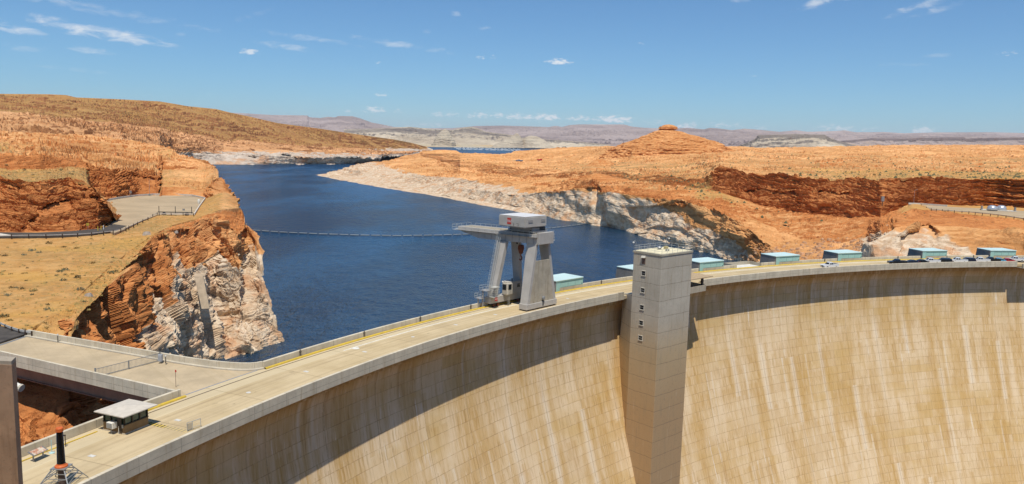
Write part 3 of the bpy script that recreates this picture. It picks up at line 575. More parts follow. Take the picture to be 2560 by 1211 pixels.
lump('red_mound', [(1430,1590,470),(1440,1580,452),(1452,1560,447),(1466,1525,440),(1476,1510,436),(1484,1496,434)], 800, ROCK, depth=.6, s=.8, seed=5.0, ledge=.9, zone=(0,.1,.6,0), n=90, rows=40)
lump('red_mound', [(1445,1570,435),(1455,1560,420),(1470,1545,412),(1485,1520,402),(1492,1508,398)], 1300, ROCK, depth=.6, s=1.2, seed=6.0, ledge=.5, zone=(0,0,.5,0), n=80, rows=34)
lump('slickrock_knoll', [(1020,1190,400),(1030,1180,392),(1050,1160,385),(1075,1146,379),(1085,1140,376),(1090,1130,375.5)], 2500, ROCK, depth=.5, s=2.2, seed=8.0, ledge=.8, zone=(0,0,.2,0), n=110, rows=34)
CREAM = rock_mat('pale_sandstone', slick=((.42,.33,.235),(.56,.47,.34)), red=((.20,.165,.14),(.30,.25,.20)), sand=((.52,.43,.29),(.60,.51,.36)), pale=((.55,.47,.36),(.66,.58,.45)), vegc=(.15,.14,.08), s=16.0, bump=.8)
MAUVE = rock_mat('mesa_rock', slick=((.29,.22,.195),(.40,.315,.275)), red=((.17,.13,.12),(.25,.19,.17)), sand=((.33,.27,.23),(.42,.35,.30)), pale=((.4,.34,.3),(.5,.43,.38)), vegc=(.15,.13,.1), s=40.0, bump=.8)
lump('dome', [(1076,1140,367),(1082,1138,358),(1088,1132,345),(1098,1124,332),(1106,1119,325.5),(1110,1115,323.5)], 9600, CREAM, depth=1, s=9, seed=1.0, ledge=.8, n=90, rows=40)
lump('dome', [(1225,1318,369.5),(1240,1312,362),(1262,1306,350),(1278,1301,341),(1286,1297,336),(1290,1294,334)], 9300, CREAM, depth=1, s=9, seed=2.0, ledge=.8, n=90, rows=40)
lump('dome', [(1292,1392,370.5),(1298,1378,362),(1304,1364,352),(1312,1350,344),(1320,1338,340.5),(1326,1332,340)], 9400, CREAM, depth=1, s=9, seed=3.0, ledge=.8, n=90, rows=40)
E_ = [
 [(860,H,8600,-45),(1520,H,8600,-45)],
 [(860,362,'z',-35),(1000,366.5,'z',-35.5),(1180,369,'z',-35),(1380,371.5,'z',-35),(1520,375,'z',-35)],
 [(860,352,'D',10500),(1000,356,'D',10500),(1080,361,'D',10300),(1180,362,'D',10300),(1300,365,'D',10300),(1400,366,'D',10300),(1520,370,'D',10300)],
 [(860,338,'D',10900),(960,334,'D',10900),(1080,340,'D',10700),(1150,342,'D',10700),(1190,343,'D',10700),(1240,352,'D',10700),(1300,352,'D',10700),(1380,354,'D',10700),(1440,357,'D',10700),(1520,364,'D',10700)],
 [(860,332,'D',11600),(960,331,'D',11600),(1080,334,'D',11600),(1140,330,'D',11300),(1180,332,'D',11300),(1210,334,'D',11300),(1280,342,'D',11500),(1360,348,'D',11500),(1450,356,'D',11500),(1520,363,'D',11500)],
 [(860,324,'D',12000),(940,322,'D',12000),(1024,317.5,'D',12000),(1087,324,'D',12000),(1130,326,'D',11600),(1160,319,'D',11600),(1178,317.5,'D',11600),(1196,322,'D',11600),(1215,330,'D',11600),(1280,338,'D',11900),(1310,345,'D',11900),(1380,350,'D',11900),(1450,355,'D',11900),(1520,362,'D',11900)],
 [(860,H,13500,60),(1520,H,13500,-30)]]
E_seg = [dict(n=3), dict(n=12, sand=1, veg=.2), dict(n=24, strata=1.2, ledge=.5), dict(n=14, rough=.5, ledge=.8, red=.3), dict(n=24, strata=1.4, red=.55, ledge=.6), dict(n=4)]
VE, ZE, _x = sheet(860, 1520, 2.4, E_, E_seg); VE2, CE = weather(VE, ZE, s=13.0, seed=31.0, dip=0, ring=False)
tag(gridmesh('pale_cliffs', VE2, CREAM, attrs={'zone': CE}), kind='structure')
top = [(540,281),(600,283),(680,288),(768,289),(773,293.5),(800,295.5),(820,292.5),(838,294),(846,290.5),(880,291),(900,296),(930,307),(960,312.5),(985,318),(1010,318.5),(1060,321),(1130,321),(1190,315.5),(1260,314.5),(1340,317),(1372,318),(1390,315),(1405,318),(1425,313),(1450,311.5),(1560,311.5),(1580,317),(1610,320),(1660,322),(1720,320),(1760,324),(1775,320),(1800,322),(1830,326),(1860,322),(1900,325),(1950,330),(1990,326),(2020,330),(2090,328),(2110,326),(2140,331),(2180,331),(2210,330.5),(2260,333.5),(2340,331.5),(2480,331),(2560,333),(2650,335)]
def off(f): return [(x, y+f(x), 'D', 0) for x, y in top]
def mk(f, D): return [(x, y+f(x), 'D', D(x) if callable(D) else D) for x, y in top]
cl = lambda x: 5+3*math.sin(x*.013)+2*math.sin(x*.05)
G_ = [
 [(540,H,12500,-40),(1500,H,12500,-30),(1850,H,9000,0),(2650,H,7000,10)],
 [(540,345,'D',15500),(1000,352,'D',15500),(1400,356,'D',14500),(1850,362,'D',12000),(2300,366,'D',11000),(2650,367,'D',11000)],
 [(540,335,'D',18500),(800,338,'D',18500),(1000,341,'D',18500),(1400,346,'D',19000),(1850,350,'D',18000),(2300,354,'D',17500),(2650,354,'D',17500)],
 [(540,330,'D',18900),(800,333,'D',18900),(1000,336,'D',18900),(1400,341,'D',19400),(1850,345,'D',18400),(2300,348,'D',18000),(2650,348,'D',18000)],
 mk(cl, lambda x: 23500+max(0, x-1800)*9), mk(lambda x: 0, lambda x: 23900+max(0, x-1800)*9), [(540,H,26000,300),(1000,H,26000,200),(2650,H,36000,300)]]
G_seg = [dict(n=6, sand=.4), dict(n=20, ledge=1, red=.3, sand=.35), dict(n=18, strata=1.2, red=.4), dict(n=50, strata=.9, ledge=.8, rough=.7), dict(n=20, strata=.8, red=.3), dict(n=4)]
VG, ZG, _x = sheet(540, 2650, 2.8, G_, G_seg); VG2, CG = weather(VG, ZG, s=26.0, seed=41.0, dip=0, ring=False, blockw=14)
tag(gridmesh('far_mesa', VG2, MAUVE, attrs={'zone': CG}), kind='structure')
# pale table mountain and grey bench before the mesas, far right
def mesa(name, D, tp, seed, m, zone, depth):
    lines = [[(x, H, D-900, -20) for x, y in tp], [(x, 366+.012*(x-1850), 'D', D-300) for x, y in tp], [(x, y+7+2*math.sin(x*.08), 'D', D) for x, y in tp], [(x, y, 'D', D+80) for x, y in tp], [(x, H, D+depth, 0) for x, y in tp]]
    V_, Z_, p_ = sheet(tp[0][0], tp[-1][0], 2.4, lines, [dict(n=3, sand=.5), dict(n=26, ledge=.8, strata=.8, **zone), dict(n=22, strata=1.2, red=.8), dict(n=4, sand=.3)])
    V2, C2 = weather(V_, Z_, s=11.0, seed=seed, dip=0, ring=False); tag(gridmesh(name, V2, m, attrs={'zone': C2}), kind='structure')
mesa('table_mesa', 9500, [(1840,366),(1866,358),(1888,347),(1897,338),(1940,337),(1985,335.5),(2030,336.5),(2062,337),(2074,345),(2100,354),(2140,364)], 51.0, CREAM, dict(red=.3), 1500)
mesa('grey_bench', 12000, [(2060,360),(2110,352),(2180,346),(2260,347),(2330,344.5),(2410,343.5),(2416,347),(2480,345),(2560,344),(2650,345)], 52.0, MAUVE, dict(sand=.5), 2500)
# desert floor out to the horizon
m_pl, n_, b_ = mat('desert_floor'); P_ = n_.pos()
n_.lk(n_.mix(n_.ramp(n_.noise(P_, .0006, 5, .6), .35, .65), (.36,.24,.16), (.46,.34,.24)), b_.inputs['Base Color'])
o = MB().add([(-16000,9500,-46),(60000,3500,-46),(60000,70000,-46),(-40000,70000,-46)], [(0,1,2,3)]).build('desert_ground', m_pl); tag(o, kind='structure')

# ------------------------------------------------------------------ the lake
m_w, n_, b_ = mat('lake_water')
P_ = n_.pos(); x_, y_, z_ = n_.sep(P_)
dist = n_.math('SQRT', n_.math('ADD', n_.math('MULTIPLY', x_, x_), n_.math('MULTIPLY', y_, y_)))
gust = n_.noise(n_.comb(n_.math('MULTIPLY', x_, .006), n_.math('MULTIPLY', y_, .0022), 0.0), 1.0, 5, .6)
shal = n_.noise(n_.comb(n_.math('MULTIPLY', x_, .002), n_.math('MULTIPLY', y_, .002), 5.0), 1.0, 3, .5)
bc = n_.mix(n_.ramp(gust, .35, .65), (.001,.018,.046), (.002,.034,.082))
w0 = n_.noise(n_.comb(n_.math('MULTIPLY', x_, .13), n_.math('MULTIPLY', y_, .085), 1.0), 1.0, 3, .6)
w1 = n_.noise(n_.comb(n_.math('MULTIPLY', x_, .38), n_.math('MULTIPLY', y_, .30), 0.0), 1.0, 5, .62)
w2 = n_.noise(n_.comb(n_.math('MULTIPLY', x_, 1.1), n_.math('MULTIPLY', y_, 1.3), 2.0), 1.0, 4, .6)
hh = n_.math('ADD', n_.math('MULTIPLY', w0, 3.6), n_.math('ADD', n_.math('MULTIPLY', w1, 1.5), n_.math('MULTIPLY', w2, .4)))
bp = n_.new('ShaderNodeBump'); n_.lk(hh, bp.inputs['Height']); bp.inputs['Strength'].default_value = 1.0; bp.inputs['Distance'].default_value = 1.5
fr_ = n_.new('ShaderNodeFresnel'); fr_.inputs['IOR'].default_value = 1.333; n_.lk(bp.outputs[0], fr_.inputs['Normal'])
gl = n_.new('ShaderNodeBsdfGlossy'); gl.inputs['Color'].default_value = (.72,.89,1,1); n_.lk(n_.ramp(gust, .38, .62, .10, .22), gl.inputs['Roughness']); n_.lk(bp.outputs[0], gl.inputs['Normal'])
df = n_.new('ShaderNodeBsdfDiffuse'); n_.lk(bc, df.inputs['Color']); n_.lk(bp.outputs[0], df.inputs['Normal'])
mx = n_.new('ShaderNodeMixShader'); n_.lk(n_.math('MULTIPLY', fr_.outputs[0], n_.ramp(gust, .38, .62, .40, .56)), mx.inputs[0]); n_.lk(df.outputs[0], mx.inputs[1]); n_.lk(gl.outputs[0], mx.inputs[2])
n_.lk(mx.outputs[0], [q for q in n_.nt.nodes if q.type == 'OUTPUT_MATERIAL'][0].inputs[0]); n_.nt.nodes.remove(b_)
angs = np.linspace(R(58), R(174), 120); rr = np.concatenate([np.linspace(284, 700, 20), np.geomspace(760, 26000, 40)])
Vw = np.stack([CX+rr[:, None]*np.cos(angs)[None], CY+rr[:, None]*np.sin(angs)[None], np.full((len(rr), len(angs)), ZW)], -1)
tag(gridmesh('lake_water', Vw, m_w), kind='structure')
# ------------------------------------------------------------------ concrete
def concrete(name, base=(.40,.365,.30), streak=(.30,.24,.16), s=1.0, joint=None, coords='obj', dark=.35, panel=None):
    m, n, b = mat(name)
    P = n.obj() if coords == 'obj' else n.uv()
    x, y, z = n.sep(P)
    if coords == 'uv': vs = n.comb(x, 0.0, y); v = y; u = x
    else: vs = P; v = z; u = n.math('ADD', n.math('MULTIPLY', x, 1.0), n.math('MULTIPLY', y, .83))
    f1 = n.noise(vs, .35/s, 6, .62); f2 = n.noise(vs, 2.4/s, 5, .65)
    st = n.noise(n.comb(n.math('MULTIPLY', u, 1.1/s), 0.0, n.math('MULTIPLY', v, .10/s)), 1.0, 5, .65)
    c = n.mix(n.ramp(f1, .3, .7), tuple(k*.86 for k in base), tuple(min(1, k*1.12) for k in base))
    c = n.mix(n.ramp(st, .50, .72, 0, .7), c, streak)
    c = n.mix(n.ramp(st, .30, .42, .28, 0), c, (.52,.50,.45))
    c = n.mix(n.ramp(f2, .54, .74, 0, dark), c, tuple(k*.5 for k in base))
    if joint:
        ju, jv, w = joint
        fu = n.math('FRACT', n.math('DIVIDE', u, ju)); fv = n.math('FRACT', n.math('DIVIDE', v, jv))
        a = n.math('LESS_THAN', fu, w/ju); d = n.math('LESS_THAN', fv, w/jv)
        c = n.mix(n.math('MULTIPLY', n.math('MAXIMUM', a, d), n.ramp(f2, .3, .6, .35, .85)), c, tuple(k*.35 for k in base))
    n.lk(c, b.inputs['Base Color']); b.inputs['Roughness'].default_value = .92; b.inputs['Specular IOR Level'].default_value = .15
    n.bump(b, n.math('ADD', f2, n.math('MULTIPLY', st, .6)), .25, .06*s)
    return m
PARAPET = concrete('parapet_concrete', (.60,.53,.40), (.40,.31,.19), coords='uv', joint=(6.1, 40, .05))
CONC = concrete('weathered_concrete', (.46,.40,.30), (.32,.245,.155))
CONC_L = concrete('pale_concrete', (.50,.45,.36), (.40,.33,.23))
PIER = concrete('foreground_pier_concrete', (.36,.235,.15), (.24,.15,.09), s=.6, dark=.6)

# dam face: 2.3 m lifts, 12.2 m monoliths, mineral streaks
def dam_mat():
    m, n, b = mat('dam_face_concrete')
    x, y, z = n.sep(n.uv())
    wob = n.math('MULTIPLY', n.math('SUBTRACT', n.noise(n.comb(x, y, 0.0), .35, 3, .6), .5), .22)
    v = n.math('ADD', y, wob); u = n.math('ADD', x, n.math('MULTIPLY', wob, .6))
    lift = n.math('FLOOR', n.math('DIVIDE', v, 2.29)); blk = n.math('FLOOR', n.math('DIVIDE', u, 6.1))
    wn = n.new('ShaderNodeTexWhiteNoise', noise_dimensions='2D'); n.lk(n.comb(lift, blk, 0.0), wn.inputs[0]); rnd = wn.outputs[0]
    wl = n.new('ShaderNodeTexWhiteNoise', noise_dimensions='1D'); n.lk(lift, wl.inputs['W']); rl = wl.outputs[0]
    uu = n.math('ADD', u, n.math('MULTIPLY', n.math('SUBTRACT', n.noise(n.comb(x, y, 4.0), .5, 3, .6), .5), .4))
    s1 = n.noise(n.comb(n.math('MULTIPLY', uu, .16), n.math('MULTIPLY', v, .022), 1.0), 1.0, 5, .62)
    s2 = n.noise(n.comb(n.math('MULTIPLY', uu, .9), n.math('MULTIPLY', v, .05), 2.0), 1.0, 5, .68)
    s3 = n.noise(n.comb(n.math('MULTIPLY', uu, 2.6), n.math('ADD', n.math('MULTIPLY', v, .16), n.math('MULTIPLY', lift, 7.7)), 3.0), 1.0, 4, .7)
    blot = n.noise(n.comb(x, y, 9.0), .09, 5, .6); fine = n.noise(n.comb(x, y, 2.0), 2.2, 5, .7)
    c = n.mix(n.ramp(blot, .32, .66), (.64,.465,.265), (.78,.61,.40))
    c = n.mix(n.math('MULTIPLY', n.math('ADD', n.math('MULTIPLY', rnd, .6), n.math('MULTIPLY', rl, .4)), .8), c, (.76,.59,.37))
    c = n.mix(n.math('MULTIPLY', n.ramp(n.noise(n.comb(n.math('MULTIPLY', x, .03), n.math('MULTIPLY', y, .05), 12.0), 1.0, 4, .6), .44, .62), n.ramp(rnd, .1, .9, .25, .85)), c, (.63,.435,.19))
    c = n.mix(n.math('MULTIPLY', n.ramp(s1, .42, .62, 0, .8), n.ramp(s3, .30, .62, .35, 1.0)), c, (.56,.345,.115))
    c = n.mix(n.math('MULTIPLY', n.ramp(s2, .52, .68), n.ramp(blot, .35, .6, .7, .25)), c, (.47,.275,.10))
    c = n.mix(n.math('MULTIPLY', n.ramp(s3, .54, .70), .65), c, (.40,.235,.09))
    wht = n.math('MULTIPLY', n.ramp(n.noise(n.comb(n.math('MULTIPLY', uu, .55), n.math('MULTIPLY', v, .028), 21.0), 1.0, 4, .66), .60, .70), n.ramp(n.noise(n.comb(n.math('MULTIPLY', uu, .05), n.math('MULTIPLY', v, .07), 27.0), 1.0, 3, .5), .50, .62))
    c = n.mix(n.math('MULTIPLY', wht, .9), c, (.85,.77,.63))
    w2 = n.math('MULTIPLY', n.ramp(n.noise(n.comb(n.math('MULTIPLY', uu, 1.9), n.math('ADD', n.math('MULTIPLY', v, .11), n.math('MULTIPLY', lift, 3.1)), 31.0), 1.0, 3, .6), .62, .72), .65)
    c = n.mix(w2, c, (.80,.67,.48))
    for kx, (du, ll, thr, cc_) in enumerate(((1.0, 11.0, .945, (.84,.76,.61)), (2.3, 3.0, .84, (.50,.29,.085)), (.5, 4.0, .86, (.42,.26,.11)))):
        cell = n.math('FLOOR', n.math('DIVIDE', u, du)); span = n.math('DIVIDE', n.math('ADD', v, kx*3.1), 2.29*ll); row = n.math('FLOOR', span)
        wq = n.new('ShaderNodeTexWhiteNoise', noise_dimensions='2D'); n.lk(n.comb(cell, row, 0.0), wq.inputs[0])
        fr_ = n.math('FRACT', span); fx = n.math('ABSOLUTE', n.math('SUBTRACT', n.math('FRACT', n.math('DIVIDE', uu, du)), .5))
        k_ = n.math('MULTIPLY', n.math('GREATER_THAN', wq.outputs[0], thr), n.math('MULTIPLY', n.ramp(fr_, .1, .95), n.ramp(fx, .46, .18)))
        c = n.mix(n.math('MULTIPLY', k_, n.ramp(s3, .3, .62, .05, (.5, .4, .45)[kx])), c, cc_)
    # long pale runs down the contraction joints
    us = n.math('ADD', n.math('DIVIDE', uu, 12.2), .5); sid = n.math('FLOOR', us); dxs = n.math('ABSOLUTE', n.math('MULTIPLY', n.math('SUBTRACT', n.math('FRACT', us), .5), 12.2))
    ws = n.new('ShaderNodeTexWhiteNoise', noise_dimensions='2D'); n.lk(n.comb(sid, n.math('FLOOR', n.math('DIVIDE', n.math('ADD', v, n.math('MULTIPLY', sid, 5.3)), 18.3)), 0.0), ws.inputs[0])
    run = n.math('MULTIPLY', n.math('MULTIPLY', n.ramp(dxs, 1.25, .25), n.ramp(ws.outputs[0], .42, .8)), n.math('MULTIPLY', n.ramp(v, -14.0, -24.0, .1, 1.0), n.ramp(s3, .28, .62, .1, 1.0)))
    c = n.mix(n.math('MULTIPLY', run, .5), c, (.86,.79,.66))
    orr = n.math('MULTIPLY', n.ramp(n.math('ABSOLUTE', n.math('SUBTRACT', dxs, 2.2)), 1.1, .2), n.math('MULTIPLY', n.ramp(ws.outputs[0], .35, .9), n.ramp(s3, .3, .6, .1, 1.0)))
    c = n.mix(n.math('MULTIPLY', orr, .55), c, (.52,.31,.09))
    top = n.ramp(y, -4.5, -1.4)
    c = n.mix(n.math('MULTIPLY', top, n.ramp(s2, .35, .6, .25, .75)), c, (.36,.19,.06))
    fl = n.math('FRACT', n.math('DIVIDE', v, 2.29)); fu = n.math('FRACT', n.math('DIVIDE', u, 12.2)); fu2 = n.math('FRACT', n.math('DIVIDE', n.math('ADD', u, n.math('MULTIPLY', rl, 6.0)), 6.1))
    lj = n.math('MULTIPLY', n.math('LESS_THAN', fl, .05), n.math('MULTIPLY', n.ramp(fine, .30, .60, .1, .9), n.ramp(n.noise(n.comb(n.math('MULTIPLY', x, .12), lift, 0.0), 1.0, 3, .6), .36, .58, .35, 1.0)))
    vj = n.math('MULTIPLY', n.math('LESS_THAN', fu, .016), n.ramp(fine, .30, .6, .15, .7))
    vj2 = n.math('MULTIPLY', n.math('LESS_THAN', fu2, .02), n.ramp(blot, .45, .6, 0, .3))
    jj = n.math('MAXIMUM', n.math('MAXIMUM', lj, vj), vj2)
    c = n.mix(n.math('MULTIPLY', jj, .75), c, (.33,.19,.075))
    n.lk(c, b.inputs['Base Color']); b.inputs['Roughness'].default_value = .93; b.inputs['Specular IOR Level'].default_value = .12
    n.bump(b, n.math('SUBTRACT', n.math('ADD', n.math('MULTIPLY', fine, .4), n.math('MULTIPLY', s3, .5)), jj), .35, .08)
    return m
DAM = dam_mat()
def deck_mat():
    m, n, b = mat('crest_paving')
    P = n.pos(); x, y, z = n.sep(P)
    dx = n.math('SUBTRACT', x, CX); dy = n.math('SUBTRACT', y, CY)
    r = n.math('SQRT', n.math('ADD', n.math('MULTIPLY', dx, dx), n.math('MULTIPLY', dy, dy)))
    th = n.math('MULTIPLY', n.math('ARCTAN2', dy, dx), 280.0)
    q = n.comb(r, th, 0.0)
    f1 = n.noise(P, .12, 6, .62); f2 = n.noise(P, 1.4, 5, .66); tr = n.noise(n.comb(n.math('MULTIPLY', r, 1.3), n.math('MULTIPLY', th, .04), 0.0), 1.0, 5, .6)
    c = n.mix(n.ramp(f1, .34, .66), (.50,.385,.215), (.60,.475,.285))
    c = n.mix(n.ramp(tr, .50, .68, 0, .4), c, (.38,.285,.17))
    # brighter concrete strip beside the rail
    c = n.mix(n.math('MULTIPLY', n.math('GREATER_THAN', r, 285.3), .55), c, (.64,.54,.355))
    pn_ = n.math('FRACT', n.math('DIVIDE', th, 12.2))
    c = n.mix(n.math('MULTIPLY', n.math('LESS_THAN', pn_, .012), .55), c, (.25,.18,.10))
    pid = n.new('ShaderNodeTexWhiteNoise', noise_dimensions='2D'); n.lk(n.comb(n.math('FLOOR', n.math('DIVIDE', th, 12.2)), n.math('FLOOR', n.math('DIVIDE', r, 3.4)), 0.0), pid.inputs[0])
    c = n.mix(n.math('MULTIPLY', pid.outputs[0], .22), c, (.38,.30,.19))
    c = n.mix(n.ramp(f2, .56, .74, 0, .3), c, (.30,.225,.14))
    for rw in (279.3, 281.0, 283.2, 284.6):     # tyre wear along the lanes
        tw_ = n.ramp(n.math('ABSOLUTE', n.math('SUBTRACT', r, rw)), .45, .05)
        c = n.mix(n.math('MULTIPLY', tw_, n.ramp(tr, .38, .6, .08, .34)), c, (.30,.215,.125))
    drip = n.noise(n.comb(n.math('MULTIPLY', r, .9), n.math('MULTIPLY', th, .5), 7.0), 1.0, 4, .6)
    c = n.mix(n.ramp(drip, .66, .74, 0, .55), c, (.17,.12,.075))
    n.lk(c, b.inputs['Base Color']); b.inputs['Roughness'].default_value = .95; b.inputs['Specular IOR Level'].default_value = .1
    n.bump(b, f2, .15, .03)
    return m
DECK = deck_mat()
YEL = simple('yellow_kerb_paint', (.62,.43,.055), .6, wear=(.45,.35,.14), scale=.8)
WHITE = simple('white_road_paint', (.72,.70,.62), .7, wear=(.52,.45,.33), scale=.6)
STEELGREY = simple('grey_steel', (.32,.33,.33), .45, .4)
DARK = simple('dark_steel', (.05,.05,.052), .5, .3)

dam = empty('dam', pol(280, 130), label='curved concrete arch dam with stained streaked face and roadway along its crest', cat='dam')
DAMI = Matrix.Translation(pol(280, 130)).inverted()
def ch(o, root, inv): o.parent = root; o.matrix_parent_inverse = inv; return o
def sweep(name, prof, a0, a1, m, closed=False, step=.25, root=dam, inv=DAMI, smooth=False, caps=True):
    """profile (radius, z) carried round the dam axis from angle a0 to a1 degrees"""
    k = max(2, int(abs(a1-a0)/step)+1); a = np.radians(np.linspace(a0, a1, k))
    pr = list(prof)+([prof[0]] if closed else [])
    r = np.array([p[0] for p in pr]); z = np.array([p[1] for p in pr])
    V = np.stack([CX+r[:, None]*np.cos(a), CY+r[:, None]*np.sin(a), np.repeat(z[:, None], k, 1)], -1)
    cum = np.concatenate([[0], np.cumsum(np.hypot(np.diff(r), np.diff(z)))])
    vv = z if not closed else z+0*cum
    uv = np.stack([np.repeat((-a*276.0)[None], len(r), 0), np.repeat(vv[:, None], k, 1)], -1)
    o = gridmesh(name, V, m, uv=uv, smooth=smooth)
    if closed and caps:
        bm = bmesh.new(); bm.from_mesh(o.data); bmesh.ops.remove_doubles(bm, verts=bm.verts, dist=.0005)
        eds = [e for e in bm.edges if e.is_boundary]
        if eds: bmesh.ops.holes_fill(bm, edges=eds)
        bmesh.ops.recalc_face_normals(bm, faces=bm.faces); bm.to_mesh(o.data); bm.free()
    return ch(o, root, inv) if root else o
FACE = [(278.2,-.95),(278.2,-2.5),(279.0,-2.7),(279.6,-5),(279.55,-8),(279.2,-11),(278.75,-13.5),(278.2,-16.5),(276.9,-21.5),(274.9,-28),(272.4,-36),(269.4,-45),(264.7,-58),(260.0,-70),(251,-92),(241,-115)]
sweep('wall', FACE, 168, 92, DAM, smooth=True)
sweep('upstream_face', [(289.35,-.3),(289.35,-112)], 168, 92, CONC, step=.5)
sweep('roadway', [(275.97,-.72),(275.97,0),(289.02,0),(289.02,-.8)], 168, 92, DECK, step=.2)
FAS = [(275.5,-.76),(275.5,1.06),(275.54,1.1),(275.92,1.1),(275.96,1.06),(275.96,.0),(275.96,-.8),(278.5,-1.0),(278.5,-.82)]
LA, RA = 134.35, 127.25      # the parapet stops either side of the elevator tower
sweep('parapet', FAS, 168, LA, PARAPET, closed=True); sweep('parapet', FAS, RA, 100.38, PARAPET, closed=True)
# widened end block of the crest at the far abutment
EB = [(273.6,-1.0),(273.6,.45),(273.64,.5),(274.0,.5),(274.0,-.75),(278.6,-1.25),(278.6,-.9)]
sweep('end_block', EB, 100.30, 92, CONC, closed=True)
sweep('end_block', [(276.0,-.7),(276.0,1.1),(276.4,1.1),(276.4,-.7)], 99.6, 92, CONC, closed=True)
USP = [(288.98,-.2),(288.98,1.05),(289.03,1.1),(289.36,1.1),(289.4,1.05),(289.4,-.4)]
BOX = [(133.8,135.9),(127.8,129.9),(122.45,124.5),(116.0,118.0),(110.7,112.7),(103.5,105.7),(98.0,100.2)]
BAY = (119.2, 121.3)
seg = [(168, 155.68)]
cuts = sorted([(b, a) for a, b in BOX]+[(BAY[1], BAY[0])], reverse=True); cur = 152.55
for hi, lo in cuts: seg.append((cur, hi)); cur = lo
seg.append((cur, 92))
for a, b in seg: sweep('parapet', USP, a, b, PARAPET, closed=True, step=.2)
# bay in the upstream parapet
for a, b, r0, r1 in ((BAY[1]+.05, BAY[1]-.02, 288.98, 294.0), (BAY[0]+.02, BAY[0]-.05, 288.98, 294.0), (BAY[1], BAY[0], 293.65, 294.05)):
    sweep('bay_wall', [(r0,-.4),(r0,1.0),(r1,1.0),(r1,-.4)], a, b, CONC, closed=True, step=.05)
sweep('bay_floor', [(289.05,-.5),(289.05,.05),(293.6,.05),(293.6,-.5)], BAY[1]-.03, BAY[0]+.03, simple('bay_floor_paint', (.66,.64,.58), .8), closed=True, step=.1)
KERB = [(288.28,.0),(288.28,.16),(288.36,.25),(288.5,.28),(288.64,.25),(288.74,.18),(288.74,.0)]
sweep('kerb', KERB, 152.6, 92, YEL, step=.2, smooth=True)
sweep('kerb', [(287.86,.0),(287.86,.10),(288.02,.10),(288.02,.0)], 168, 158.45, YEL, step=.2)
sweep('kerb', KERB, 157.5, 155.62, YEL, step=.1, smooth=True)
RAILM = simple('crane_rail', (.16,.10,.06), .6, .3)
sweep('crane_rail', [(287.52,.004),(287.52,.03),(287.60,.03),(287.60,.004)], 157.4, 92, RAILM, step=.2)
sweep('crane_rail', [(287.62,.004),(287.62,.012),(287.72,.012),(287.72,.004)], 157.4, 92, DARK, step=.2)
sweep('lane_line', [(285.66,.004),(285.66,.010),(285.9,.010),(285.9,.004)], 149.6, 92, WHITE, step=.2)
sweep('lane_line', [(277.7,.004),(277.7,.010),(277.95,.010),(277.95,.004)], 157.1, 140.5, WHITE, step=.2)
sweep('kerb', [(275.97,.0),(275.97,.16),(276.9,.16),(276.95,.0)], 168, LA, CONC_L, step=.2)
sweep('kerb', [(275.97,.0),(275.97,.16),(276.9,.16),(276.95,.0)], RA, 101, CONC_L, step=.2)
# striped bar painted across the road by the booth
m_h, n_, b_ = mat('hatch_paint'); x_, y_, z_ = n_.sep(n_.pos())
rr_ = n_.math('SQRT', n_.math('ADD', n_.math('POWER', n_.math('SUBTRACT', x_, CX), 2.0), n_.math('POWER', n_.math('SUBTRACT', y_, CY), 2.0)))
fr = n_.math('FRACT', n_.math('DIVIDE', rr_, .56))
cc = n_.mix(n_.math('LESS_THAN', fr, .5), (.66,.47,.09), (.07,.06,.05))
wr = n_.math('MAXIMUM', n_.ramp(n_.noise(n_.pos(), 3.0, 5, .7), .5, .7, 0, .6), n_.ramp(rr_, 282.4, 281.6, 0, .62))
n_.lk(n_.mix(wr, cc, (.50,.40,.25)), b_.inputs['Base Color'])
sweep('hatch_marking', [(278.6,.005),(278.6,.011),(285.4,.011),(285.4,.005)], 157.58, 157.42, m_h, step=.02)
COVER = simple('pale_cover_plate', (.62,.60,.54), .6)
for i, a in enumerate([159.55, 157.02, 154.5, 152.1, 149.3, 146.7, 144.15, 141.6, 138.2, 136.5]):
    p = pol(282.4, a, .012); o = MB()
    if i % 3 == 2: o.lathe([(.34,0),(.34,.02),(.30,.025)], n=14)
    else: o.box(-.42, .42, -.26, .26, 0, .02)
    o = o.build('cover_plate', COVER); o.location = p; o.rotation_euler = (0, 0, R(a)); ch(o, dam, DAMI)
o = MB().lathe([(.62,0),(.62,.02),(.5,.028)], n=20).build('cover_plate', WHITE); o.location = pol(285.1, 149.14, .012); ch(o, dam, DAMI)
# lamps set against the upstream parapet
LAMPM = simple('lamp_housing', (.16,.14,.11), .5, .2); LAMPT = simple('lamp_glass', (.62,.60,.55), .3)
a = 151.0
while a > 97:
    if not any(lo-.4 < a < hi+.4 for lo, hi in BOX+[BAY]) and not 137 < a < 141.5:
        o = MB().box(-.11, .11, -.11, .11, .3, 1.0).box(-.15,.15,-.15,.15,.9,1.02).lathe([(.13,1.02),(.13,1.22),(.05,1.3)], n=10).build('parapet_lamp', LAMPM); o.location = pol(288.84, a); o.rotation_euler = (0,0,R(a)); ch(o, dam, DAMI)
    a -= 3.1
